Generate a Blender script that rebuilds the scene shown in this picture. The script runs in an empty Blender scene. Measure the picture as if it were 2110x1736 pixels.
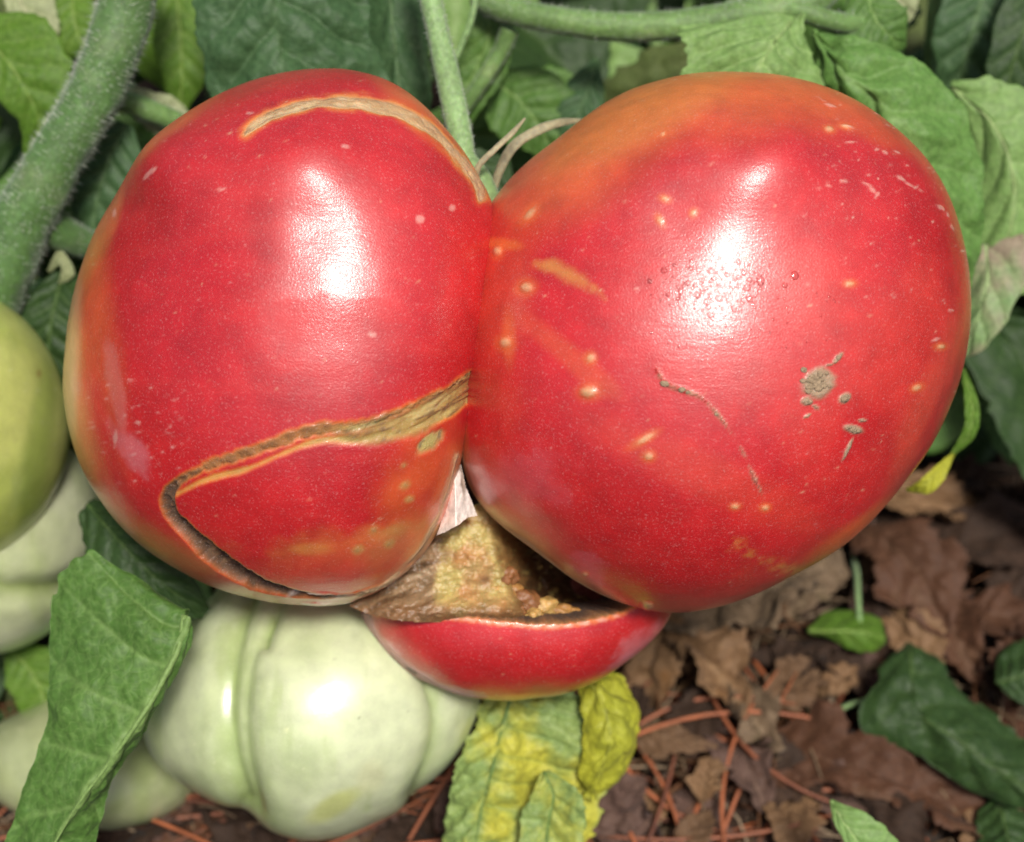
import bpy, math, random
import numpy as np
from mathutils import Vector, Matrix

random.seed(7)
rng = np.random.default_rng(7)
sc = bpy.context.scene
COL = sc.collection

# ------------------------------------------------------------------ camera
TILT = math.radians(35)          # 0 = looking straight down
D0 = 30.0                        # cm from the lens to the fruit's mid plane
FW = 18.4                        # cm seen across the frame at that plane
HGT = 10.5                       # cm, height of the fruit's middle above ground
CA, SA = math.cos(TILT), math.sin(TILT)
ROT = np.array([[1, 0, 0], [0, CA, -SA], [0, SA, CA]])


def world(p):
    """cm in axes right / up / towards the lens  ->  metres in the garden"""
    p = np.asarray(p, float)
    q = p @ ROT.T * 0.01
    q[..., 2] += HGT * 0.01
    return q


cam_d = bpy.data.cameras.new('camera')
cam = bpy.data.objects.new('camera', cam_d)
COL.objects.link(cam)
cam.location = Vector(world([0, 0, D0]))
cam.rotation_euler = (TILT, 0, 0)
cam_d.sensor_width = 36
cam_d.lens = 36 * D0 / FW
cam_d.clip_start = 0.01
cam_d.clip_end = 500
cam_d.dof.use_dof = True
cam_d.dof.focus_distance = 0.275
cam_d.dof.aperture_fstop = 13
sc.camera = cam

# ------------------------------------------------------------------ light
Lc = np.array([0.14, 0.27, 0.94]); Lc /= np.linalg.norm(Lc)
Lw = ROT @ Lc
elev = math.asin(Lw[2]); azim = math.atan2(Lw[0], Lw[1])
w = bpy.data.worlds.new('World'); sc.world = w
w.use_nodes = True
wn = w.node_tree
sky = wn.nodes.new('ShaderNodeTexSky')
sky.sky_type = 'NISHITA'; sky.sun_disc = False
sky.sun_elevation = elev; sky.sun_rotation = azim
sky.air_density = 0.7; sky.dust_density = 5.0; sky.ozone_density = 1.0
bg = wn.nodes['Background']
wn.links.new(sky.outputs[0], bg.inputs[0])
bg.inputs[1].default_value = 0.09
sd = bpy.data.lights.new('sun', 'SUN')
sd.energy = 3.7; sd.angle = math.radians(11); sd.color = (1.0, 0.96, 0.9)
sun = bpy.data.objects.new('sun', sd); COL.objects.link(sun)
sun.rotation_euler = Vector(Lw).to_track_quat('Z', 'Y').to_euler()
sun.location = Vector(Lw) * 3
sc.view_settings.view_transform = 'Standard'
sc.view_settings.look = 'None'
sc.view_settings.gamma = 1
sc.view_settings.use_curve_mapping = False
sc.view_settings.exposure = 0.12
sc.render.engine = 'CYCLES'
sc.cycles.use_denoising = True
sc.cycles.max_bounces = 8
sc.cycles.transparent_max_bounces = 8

# ------------------------------------------------------------------ helpers
def scl(z):
    return (D0 - z) / D0 * FW / 2110.0


def W(px, py, z):
    s = scl(z)
    return np.array([(px - 1055) * s, (868 - py) * s, z])


def proj(P):
    s = scl(P[..., 2])
    return P[..., 0] / s + 1055, 868 - P[..., 1] / s


def ground(px, py, h=0.0):
    """cm point on the ground (height h cm) seen towards px, py"""
    # height = HGT + y*SA + z*CA, with y = (868-py)*k*(D0-z)/D0
    k = (868 - py) * FW / 2110.0 / D0
    z = (h - HGT - k * D0 * SA) / (CA - k * SA)
    return W(px, py, z)


def _hash(i, j, k, seed):
    n = (i * 374761393 + j * 668265263 + k * 2147483647 + seed * 1274126177) & 0xffffffff
    n = ((n ^ (n >> 13)) * 1274126177) & 0xffffffff
    n = n ^ (n >> 16)
    return (n & 0xffff) / 65535.0


def vnoise(P, scale=1.0, seed=0):
    """value noise, -1..1"""
    p = np.asarray(P, float) * scale
    f = np.floor(p).astype(np.int64); r = p - f
    r = r * r * (3 - 2 * r)
    i, j, k = f[..., 0], f[..., 1], f[..., 2]
    a, b, c = r[..., 0], r[..., 1], r[..., 2]
    out = 0
    for di in (0, 1):
        for dj in (0, 1):
            for dk in (0, 1):
                wgt = (a if di else 1 - a) * (b if dj else 1 - b) * (c if dk else 1 - c)
                out = out + wgt * _hash(i + di, j + dj, k + dk, seed)
    return out * 2 - 1


def fbm(P, scale=1.0, seed=0, octv=4):
    s = 0; a = 0.55
    for o in range(octv):
        s = s + a * vnoise(P, scale * 2.03 ** o, seed + o * 17); a *= 0.5
    return s


def sst(a, b, x):
    t = np.clip((x - a) / (b - a), 0, 1)
    return t * t * (3 - 2 * t)


def crom(pts, n):
    """Catmull-Rom through the points, n samples, uniform in point index"""
    p = np.asarray(pts, float)
    p = np.vstack([2 * p[0] - p[1], p, 2 * p[-1] - p[-2]])
    m = len(p) - 3
    t = np.linspace(0, m, n)
    i = np.minimum(t.astype(int), m - 1); f = (t - i)[:, None]
    a, b, c, d = p[i], p[i + 1], p[i + 2], p[i + 3]
    return 0.5 * (2 * b + (c - a) * f + (2 * a - 5 * b + 4 * c - d) * f ** 2 + (3 * b - a - 3 * c + d) * f ** 3)


def obj(name, verts, faces, mat, parent=None, origin=None, colors=None, attrs=None, uv=None, smooth=True, is_world=False, mats=None):
    V = np.asarray(verts, float)
    if not is_world:
        V = world(V)
    if origin is None:
        o = np.zeros(3) if parent is not None else V.mean(0)
    else:
        o = np.asarray(origin, float)
    po = np.zeros(3)
    if parent is not None:
        q = parent
        while q is not None:
            po = po + np.array(q.location); q = q.parent
    me = bpy.data.meshes.new(name)
    V = V - o - po if parent is not None else V - o
    F = np.asarray(faces, np.int64) if not isinstance(faces, list) else faces
    if isinstance(F, np.ndarray):
        k = F.shape[1]
        me.vertices.add(len(V)); me.loops.add(F.size); me.polygons.add(len(F))
        me.vertices.foreach_set('co', V.astype(np.float32).ravel())
        me.loops.foreach_set('vertex_index', F.astype(np.int32).ravel())
        me.polygons.foreach_set('loop_start', np.arange(0, F.size, k, dtype=np.int32))
        me.polygons.foreach_set('loop_total', np.full(len(F), k, np.int32))
        me.update(calc_edges=True)
    else:
        me.from_pydata([tuple(v) for v in V], [], F); me.update()
    if smooth:
        me.polygons.foreach_set('use_smooth', np.ones(len(me.polygons), bool))
    if colors is not None:
        a = me.color_attributes.new('pigment', 'FLOAT_COLOR', 'POINT')
        c = np.ones((len(V), 4), np.float32); c[:, :3] = colors
        a.data.foreach_set('color', c.ravel())
    for k_, v_ in (attrs or {}).items():
        a = me.attributes.new(k_, 'FLOAT', 'POINT')
        a.data.foreach_set('value', np.asarray(v_, np.float32).ravel())
    me.materials.append(mat)
    ob = bpy.data.objects.new(name, me)
    COL.objects.link(ob)
    ob.location = Vector(o)
    if parent is not None:
        ob.parent = parent
    return ob


def thing(name, label, cat, at, group=None):
    o = bpy.data.objects.new(name, None); COL.objects.link(o)
    o.empty_display_size = 0.01
    o.location = Vector(world(at))
    o['label'] = label; o['category'] = cat
    if group: o['group'] = group
    return o


def tag(o, label, cat, group=None):
    o['label'] = label; o['category'] = cat
    if group: o['group'] = group
    return o


def grid_faces(nu, nv, wrap=False):
    i, j = np.meshgrid(np.arange(nu - 1), np.arange(nv if wrap else nv - 1), indexing='ij')
    j2 = (j + 1) % nv
    return np.stack([i * nv + j, (i + 1) * nv + j, (i + 1) * nv + j2, i * nv + j2], -1).reshape(-1, 4)


# ------------------------------------------------------------------ materials
def new_mat(name):
    m = bpy.data.materials.new(name); m.use_nodes = True
    return m, m.node_tree, m.node_tree.nodes['Principled BSDF']


def nd(t, kind, **kw):
    n = t.nodes.new(kind)
    for k, v in kw.items():
        if k in n.inputs.keys() if hasattr(n.inputs, 'keys') else False:
            n.inputs[k].default_value = v
        else:
            setattr(n, k, v)
    return n


def noise_node(t, scale, detail=3, vec=None, rough=0.5):
    n = t.nodes.new('ShaderNodeTexNoise')
    n.inputs['Scale'].default_value = scale; n.inputs['Detail'].default_value = detail
    n.inputs['Roughness'].default_value = rough
    if vec is not None: t.links.new(vec, n.inputs['Vector'])
    return n


def ramp(t, src, stops):
    r = t.nodes.new('ShaderNodeValToRGB')
    e = r.color_ramp.elements
    while len(e) > 1: e.remove(e[-1])
    e[0].position = stops[0][0]; e[0].color = (*stops[0][1], 1)
    for p, c in stops[1:]:
        x = e.new(p); x.color = (*c, 1)
    t.links.new(src, r.inputs[0])
    return r


def mixn(t, fac, a, b, mode='MIX'):
    m = t.nodes.new('ShaderNodeMix'); m.data_type = 'RGBA'; m.blend_type = mode
    for s, v in ((0, fac), (6, a), (7, b)):
        if isinstance(v, (int, float)): m.inputs[s].default_value = v
        elif isinstance(v, tuple): m.inputs[s].default_value = (*v, 1)
        else: t.links.new(v, m.inputs[s])
    return m.outputs[2]


def bump(t, h, strength, dist, prev=None):
    b = t.nodes.new('ShaderNodeBump')
    b.inputs['Strength'].default_value = strength; b.inputs['Distance'].default_value = dist
    t.links.new(h, b.inputs['Height'])
    if prev is not None: t.links.new(prev, b.inputs['Normal'])
    return b.outputs[0]


def geo_vec(t, stretch=None, rot=None):
    g = t.nodes.new('ShaderNodeTexCoord')
    if stretch is None: return g.outputs['Object']
    m = t.nodes.new('ShaderNodeMapping')
    m.inputs['Scale'].default_value = stretch
    if rot: m.inputs['Rotation'].default_value = rot
    t.links.new(g.outputs['Object'], m.inputs['Vector'])
    return m.outputs[0]


def skin_mat(name, sss=0.25, sss_rad=(1.0, 0.25, 0.15), rough=0.34, coat=0.35, coat_rough=0.16, streak=0.25, grain=0.10, spec=0.6, sheen=0.0):
    m, t, p = new_mat(name)
    at = t.nodes.new('ShaderNodeAttribute'); at.attribute_name = 'pigment'
    ro = t.nodes.new('ShaderNodeAttribute'); ro.attribute_name = 'matte'
    v = geo_vec(t)
    n1 = noise_node(t, 260, 4, v)
    c = mixn(t, n1.outputs[0], at.outputs['Color'], (0.0, 0.0, 0.0))
    hs = t.nodes.new('ShaderNodeHueSaturation')
    r1 = ramp(t, n1.outputs[0], [(0.3, (0.9,) * 3), (0.7, (1.08,) * 3)])
    c = mixn(t, 1.0, at.outputs['Color'], r1.outputs[0], 'MULTIPLY')
    n7 = noise_node(t, 2600, 2, v, 0.7)
    r7 = ramp(t, n7.outputs[0], [(0.56, (0, 0, 0)), (0.76, (0.26, 0.26, 0.26))])
    c = mixn(t, r7.outputs[0], c, mixn(t, 0.55, c, (0.9, 0.75, 0.7)))
    n8 = noise_node(t, 110, 5, v, 0.7)
    r8 = ramp(t, n8.outputs[0], [(0.35, (0.91,) * 3), (0.5, (1.0,) * 3), (0.65, (1.07,) * 3)])
    c = mixn(t, 1.0, c, r8.outputs[0], 'MULTIPLY')
    t.links.new(c, p.inputs['Base Color'])
    p.inputs['Subsurface Weight'].default_value = sss
    p.inputs['Subsurface Radius'].default_value = sss_rad
    p.inputs['Subsurface Scale'].default_value = 0.004
    # roughness: waxy skin, duller where torn
    sv = geo_vec(t, (90, 500, 500), (0, 0.15, 0.12))
    n2 = noise_node(t, 3.0, 3, sv)
    mr = t.nodes.new('ShaderNodeMapRange')
    mr.inputs['To Min'].default_value = rough - 0.05; mr.inputs['To Max'].default_value = rough + 0.07
    t.links.new(n2.outputs[0], mr.inputs[0])
    ad = t.nodes.new('ShaderNodeMath'); ad.operation = 'MULTIPLY_ADD'
    t.links.new(ro.outputs['Fac'], ad.inputs[0]); ad.inputs[1].default_value = 0.5
    t.links.new(mr.outputs[0], ad.inputs[2])
    t.links.new(ad.outputs[0], p.inputs['Roughness'])
    sub = t.nodes.new('ShaderNodeMath'); sub.operation = 'MULTIPLY_ADD'; sub.use_clamp = True
    t.links.new(ro.outputs['Fac'], sub.inputs[0]); sub.inputs[1].default_value = -coat; sub.inputs[2].default_value = coat
    t.links.new(sub.outputs[0], p.inputs['Coat Weight'])
    p.inputs['Coat Roughness'].default_value = coat_rough
    p.inputs['Specular IOR Level'].default_value = spec
    p.inputs['Sheen Weight'].default_value = sheen; p.inputs['Sheen Roughness'].default_value = 0.45
    n3 = noise_node(t, 3800, 2, v)
    n4 = noise_node(t, 350, 4, v, 0.6)
    b = bump(t, n2.outputs[0], streak, 0.00006)
    b = bump(t, n3.outputs[0], grain, 0.0001, b)
    tex = t.nodes.new('ShaderNodeMath'); tex.operation = 'MULTIPLY'
    pw = t.nodes.new('ShaderNodeMath'); pw.operation = 'POWER'; pw.inputs[1].default_value = 3.0
    t.links.new(ro.outputs['Fac'], pw.inputs[0])
    t.links.new(n4.outputs[0], tex.inputs[0]); t.links.new(pw.outputs[0], tex.inputs[1])
    b = bump(t, tex.outputs[0], 0.8, 0.0006, b)
    t.links.new(b, p.inputs['Normal'])
    t.links.new(b, p.inputs['Coat Normal'])
    return m


M_red = skin_mat('red_skin', rough=0.42, coat=0.75, coat_rough=0.17, streak=0.6, grain=0.5, spec=0.75, sheen=0.0)
M_green = skin_mat('green_skin', sss=0.35, sss_rad=(0.8, 1.0, 0.5), rough=0.30, coat=0.5, coat_rough=0.17, streak=0.2, grain=0.3)


def rough_mat(name, rough=0.8, bsc=600, bst=0.7, bd=0.0006, spec=0.3, sss=0.0):
    m, t, p = new_mat(name)
    at = t.nodes.new('ShaderNodeAttribute'); at.attribute_name = 'pigment'
    v = geo_vec(t)
    n = noise_node(t, bsc, 5, v, 0.65)
    r = ramp(t, n.outputs[0], [(0.3, (0.7,) * 3), (0.7, (1.2,) * 3)])
    t.links.new(mixn(t, 1.0, at.outputs['Color'], r.outputs[0], 'MULTIPLY'), p.inputs['Base Color'])
    p.inputs['Roughness'].default_value = rough
    p.inputs['Specular IOR Level'].default_value = spec
    if sss:
        p.inputs['Subsurface Weight'].default_value = sss; p.inputs['Subsurface Scale'].default_value = 0.002
    t.links.new(bump(t, n.outputs[0], bst, bd), p.inputs['Normal'])
    return m


M_flesh = rough_mat('torn_flesh', 0.42, 450, 0.6, 0.0006, 0.5, 0.2)
M_mud = rough_mat('dried_mud', 0.75, 1500, 0.9, 0.0005, 0.4)
M_dry = rough_mat('dry_tissue', 0.7, 700, 0.6, 0.0004, 0.3)
M_soil = None


def leaf_mat(name, base, dark, vein, patch=None, patch_lo=0.6, patch_hi=0.7, patch_scale=35, trans=0.3, rough=0.55, extra=None, extra_lo=0.7, spec=0.35):
    m, t, p = new_mat(name)
    v = geo_vec(t)
    va = t.nodes.new('ShaderNodeAttribute'); va.attribute_name = 'vein'
    n1 = noise_node(t, 55, 4, v)
    c = mixn(t, n1.outputs[0], dark, base)
    vo = t.nodes.new('ShaderNodeTexVoronoi'); vo.feature = 'DISTANCE_TO_EDGE'
    vo.inputs['Scale'].default_value = 330
    dn = noise_node(t, 200, 2, v)
    vv = mixn(t, 0.012, v, dn.outputs['Color'], 'ADD')
    t.links.new(vv, vo.inputs['Vector'])
    rv = ramp(t, vo.outputs['Distance'], [(0.0, (1, 1, 1)), (0.12, (0, 0, 0))])
    mm = t.nodes.new('ShaderNodeMath'); mm.operation = 'MULTIPLY'; mm.inputs[1].default_value = 0.22
    t.links.new(rv.outputs[0], mm.inputs[0])
    c = mixn(t, mm.outputs[0], c, vein)
    if patch is not None:
        n2 = noise_node(t, patch_scale, 5, v, 0.6)
        r2 = ramp(t, n2.outputs[0], [(patch_lo, (0, 0, 0)), (patch_hi, (1, 1, 1))])
        c = mixn(t, r2.outputs[0], c, patch)
    if extra is not None:
        n5 = noise_node(t, 70, 6, geo_vec(t, (1, 1, 1), (1, 2, 3)), 0.65)
        r5 = ramp(t, n5.outputs[0], [(extra_lo, (0, 0, 0)), (extra_lo + 0.04, (1, 1, 1))])
        c = mixn(t, r5.outputs[0], c, extra)
    c = mixn(t, va.outputs['Fac'], c, vein)
    n3 = noise_node(t, 900, 3, v)
    r3 = ramp(t, n3.outputs[0], [(0.35, (0.85,) * 3), (0.65, (1.12,) * 3)])
    c = mixn(t, 1.0, c, r3.outputs[0], 'MULTIPLY')
    t.links.new(c, p.inputs['Base Color'])
    p.inputs['Roughness'].default_value = rough
    p.inputs['Specular IOR Level'].default_value = spec
    p.inputs['Sheen Weight'].default_value = 0.03
    b = bump(t, vo.outputs['Distance'], 0.5, 0.0004)
    b = bump(t, n3.outputs[0], 0.4, 0.0002, b)
    t.links.new(b, p.inputs['Normal'])
    tr = t.nodes.new('ShaderNodeBsdfTranslucent')
    tc = mixn(t, 1.0, c, (1.0, 1.25, 0.45), 'MULTIPLY')
    t.links.new(tc, tr.inputs['Color'])
    ms = t.nodes.new('ShaderNodeMixShader'); ms.inputs[0].default_value = trans
    t.links.new(p.outputs[0], ms.inputs[1]); t.links.new(tr.outputs[0], ms.inputs[2])
    t.links.new(ms.outputs[0], t.nodes['Material Output'].inputs[0])
    return m


LM = {
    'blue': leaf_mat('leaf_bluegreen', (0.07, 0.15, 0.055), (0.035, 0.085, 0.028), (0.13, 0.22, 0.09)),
    'mid': leaf_mat('leaf_midgreen', (0.12, 0.24, 0.045), (0.055, 0.135, 0.022), (0.24, 0.37, 0.11)),
    'pale': leaf_mat('leaf_palegreen', (0.25, 0.40, 0.12), (0.15, 0.28, 0.07), (0.38, 0.50, 0.2)),
    'bright': leaf_mat('leaf_brightgreen', (0.16, 0.31, 0.07), (0.09, 0.21, 0.04), (0.28, 0.42, 0.14)),
    'lime': leaf_mat('leaf_lime', (0.16, 0.3, 0.03), (0.09, 0.2, 0.02), (0.3, 0.42, 0.1), trans=0.45),
    'olive': leaf_mat('leaf_olive', (0.16, 0.2, 0.06), (0.08, 0.12, 0.03), (0.25, 0.28, 0.12)),
    'cream': leaf_mat('leaf_cream', (0.42, 0.45, 0.25), (0.25, 0.3, 0.13), (0.5, 0.5, 0.3), patch=(0.42, 0.34, 0.24), trans=0.3),
    'sick': leaf_mat('leaf_yellowing', (0.30, 0.38, 0.10), (0.20, 0.31, 0.10), (0.12, 0.22, 0.06), patch=(0.50, 0.48, 0.06), patch_lo=0.5, patch_hi=0.62, patch_scale=42, extra=(0.28, 0.2, 0.12), extra_lo=0.66, trans=0.25),
    'yellow': leaf_mat('leaf_yellow', (0.55, 0.5, 0.03), (0.28, 0.34, 0.04), (0.4, 0.42, 0.06), patch=(0.6, 0.42, 0.02), extra=(0.14, 0.08, 0.03), extra_lo=0.7, trans=0.3),
    'edge_dry': leaf_mat('leaf_dry_corner', (0.24, 0.36, 0.14), (0.16, 0.28, 0.1), (0.34, 0.46, 0.2), patch=(0.34, 0.27, 0.19), patch_lo=0.52, patch_hi=0.6, patch_scale=22, trans=0.25),
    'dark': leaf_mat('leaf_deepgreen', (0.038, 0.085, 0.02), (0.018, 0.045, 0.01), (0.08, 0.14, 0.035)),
}
DM = {
    'tan': leaf_mat('dead_tan', (0.153, 0.084, 0.041), (0.087, 0.046, 0.021), (0.184, 0.109, 0.056), patch=(0.061, 0.029, 0.014), patch_scale=50, trans=0.12, rough=0.75),
    'rust': leaf_mat('dead_rust', (0.103, 0.041, 0.018), (0.052, 0.021, 0.009), (0.118, 0.061, 0.032), patch=(0.126, 0.073, 0.039), patch_scale=40, trans=0.15, rough=0.7),
    'grey': leaf_mat('dead_greybeige', (0.188, 0.122, 0.071), (0.099, 0.068, 0.037), (0.232, 0.164, 0.098), patch=(0.066, 0.055, 0.019), patch_scale=45, trans=0.12, rough=0.75),
    'straw': leaf_mat('dead_straw', (0.238, 0.137, 0.065), (0.143, 0.074, 0.033), (0.268, 0.166, 0.081), patch=(0.178, 0.074, 0.016), patch_scale=50, trans=0.15, rough=0.7),
    'pink': leaf_mat('dead_pinkish', (0.124, 0.072, 0.052), (0.071, 0.036, 0.027), (0.158, 0.099, 0.067), patch=(0.054, 0.028, 0.019), patch_scale=50, trans=0.12, rough=0.75),
    'umber': leaf_mat('dead_umber', (0.041, 0.019, 0.009), (0.019, 0.010, 0.005), (0.057, 0.031, 0.017), patch=(0.064, 0.033, 0.017), patch_scale=50, trans=0.1, rough=0.8),
}


def stem_mat(name, a, b, c):
    m, t, p = new_mat(name)
    v = geo_vec(t)
    n = noise_node(t, 90, 4, v)
    n2 = noise_node(t, 900, 3, v)
    cc = ramp(t, n.outputs[0], [(0.3, a), (0.55, b), (0.75, c)]).outputs[0]
    r3 = ramp(t, n2.outputs[0], [(0.35, (0.8,) * 3), (0.65, (1.2,) * 3)])
    t.links.new(mixn(t, 1.0, cc, r3.outputs[0], 'MULTIPLY'), p.inputs['Base Color'])
    p.inputs['Roughness'].default_value = 0.6
    p.inputs['Sheen Weight'].default_value = 0.2
    p.inputs['Subsurface Weight'].default_value = 0.1
    p.inputs['Subsurface Scale'].default_value = 0.002
    t.links.new(bump(t, n2.outputs[0], 0.6, 0.0003), p.inputs['Normal'])
    return m


S_thick = stem_mat('stem_thick', (0.05, 0.11, 0.022), (0.07, 0.15, 0.035), (0.11, 0.17, 0.06))
S_ped = stem_mat('stem_pedicel', (0.16, 0.26, 0.09), (0.20, 0.33, 0.12), (0.25, 0.35, 0.16))
S_top = stem_mat('stem_top', (0.08, 0.15, 0.035), (0.12, 0.22, 0.055), (0.22, 0.30, 0.11))
S_hair = stem_mat('stem_hairs', (0.4, 0.45, 0.32), (0.5, 0.53, 0.42), (0.55, 0.55, 0.45))
S_dry = stem_mat('sepal_dry', (0.20, 0.17, 0.09), (0.28, 0.25, 0.14), (0.36, 0.32, 0.2))


def soil_mat():
    m, t, p = new_mat('soil')
    v = geo_vec(t)
    n = noise_node(t, 60, 8, v, 0.65)
    c = ramp(t, n.outputs[0], [(0.3, (0.008, 0.005, 0.004)), (0.5, (0.025, 0.016, 0.011)), (0.62, (0.05, 0.032, 0.02)), (0.8, (0.09, 0.06, 0.04))]).outputs[0]
    n2 = noise_node(t, 500, 5, v, 0.7)
    t.links.new(mixn(t, 1.0, c, ramp(t, n2.outputs[0], [(0.3, (0.5,) * 3), (0.7, (1.4,) * 3)]).outputs[0], 'MULTIPLY'), p.inputs['Base Color'])
    p.inputs['Roughness'].default_value = 0.9
    p.inputs['Specular IOR Level'].default_value = 0.2
    t.links.new(bump(t, n2.outputs[0], 1.0, 0.002), p.inputs['Normal'])
    return m


M_soil = soil_mat()
m, t, p = new_mat('water'); M_water = m
t.nodes.remove(p)
tp_ = t.nodes.new('ShaderNodeBsdfTransparent'); gl_ = t.nodes.new('ShaderNodeBsdfGlossy'); gl_.inputs['Roughness'].default_value = 0.05; tp_.inputs['Color'].default_value = (0.90, 0.80, 0.80, 1)
fr_ = t.nodes.new('ShaderNodeFresnel'); fr_.inputs['IOR'].default_value = 1.6
mx_ = t.nodes.new('ShaderNodeMixShader')
t.links.new(fr_.outputs[0], mx_.inputs[0]); t.links.new(tp_.outputs[0], mx_.inputs[1]); t.links.new(gl_.outputs[0], mx_.inputs[2])
t.links.new(mx_.outputs[0], t.nodes['Material Output'].inputs[0])


def needle_mat(name, a, b):
    m, t, p = new_mat(name)
    oi = t.nodes.new('ShaderNodeObjectInfo')
    c = ramp(t, oi.outputs['Random'], [(0.0, a), (1.0, b)]).outputs[0]
    n = noise_node(t, 150, 3, geo_vec(t))
    t.links.new(mixn(t, 1.0, c, ramp(t, n.outputs[0], [(0.3, (0.6,) * 3), (0.7, (1.2,) * 3)]).outputs[0], 'MULTIPLY'), p.inputs['Base Color'])
    p.inputs['Roughness'].default_value = 0.5
    return m


M_needle = needle_mat('pine_needle', (0.12, 0.035, 0.014), (0.34, 0.10, 0.035))

# ------------------------------------------------------------------ ground
def build_ground():
    n = 420
    u = np.linspace(-1, 1, n)
    k = 7.0
    a = np.sinh(k * u) / np.sinh(k) * 40.0
    X, Y = np.meshgrid(a, a, indexing='ij')
    P = np.stack([X, Y, 0 * X], -1)
    near = np.exp(-(X ** 2 + Y ** 2) / 1.2)
    Z = (0.012 * fbm(P, 9, 3, 3) + 0.006 * fbm(P, 60, 5, 4)) * near - 0.006
    Z += 0.05 * fbm(P, 0.35, 8, 3) * (1 - near)
    V = np.stack([X, Y, Z], -1).reshape(-1, 3)
    V[:, 1] += 0.08
    o = obj('ground', V, grid_faces(n, n), M_soil, is_world=True, origin=(0, 0, 0))
    o['kind'] = 'structure'
    return o


build_ground()

# ------------------------------------------------------------------ fruit builder
def polar(outline, c, n=720, sm=5):
    o = np.asarray(outline, float)
    dx = o[:, 0] - c[0]; dy = c[1] - o[:, 1]
    ang = np.arctan2(dy, dx) % (2 * np.pi); r = np.hypot(dx, dy)
    i = np.argsort(ang); ang = ang[i]; r = r[i]
    g = np.linspace(0, 2 * np.pi, n, endpoint=False)
    R = np.interp(g, np.r_[ang[-1] - 2 * np.pi, ang, ang[0] + 2 * np.pi], np.r_[r[-1], r, r[0]])
    F = np.fft.rfft(R); k = np.arange(len(F))
    R = np.fft.irfft(F * np.exp(-(k / 22.0) ** 2), n)
    F2 = np.fft.rfft(R); F2[3:] = 0
    E = np.fft.irfft(F2, n)
    return g, R, E


def pdist(px, py, poly):
    """distance to a polyline, fraction along it, and side (sign)"""
    poly = np.asarray(poly, float)
    seg = np.diff(poly, axis=0); L = np.hypot(seg[:, 0], seg[:, 1]); tot = L.sum(); acc = 0
    best = np.full(px.shape, 1e9); T = np.zeros(px.shape); S = np.zeros(px.shape)
    for i in range(len(seg)):
        dx, dy = seg[i]; ax, ay = poly[i]
        q = np.clip(((px - ax) * dx + (py - ay) * dy) / (L[i] ** 2 + 1e-9), 0, 1)
        ex = px - ax - q * dx; ey = py - ay - q * dy
        d = np.hypot(ex, ey); m = d < best
        best[m] = d[m]; T[m] = ((acc + q * L[i]) / tot)[m]
        S[m] = np.sign(dx * ey - dy * ex)[m]
        acc += L[i]
    return best, T, S


def smooth_line(pts, n=60):
    return crom(pts, n)


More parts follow.
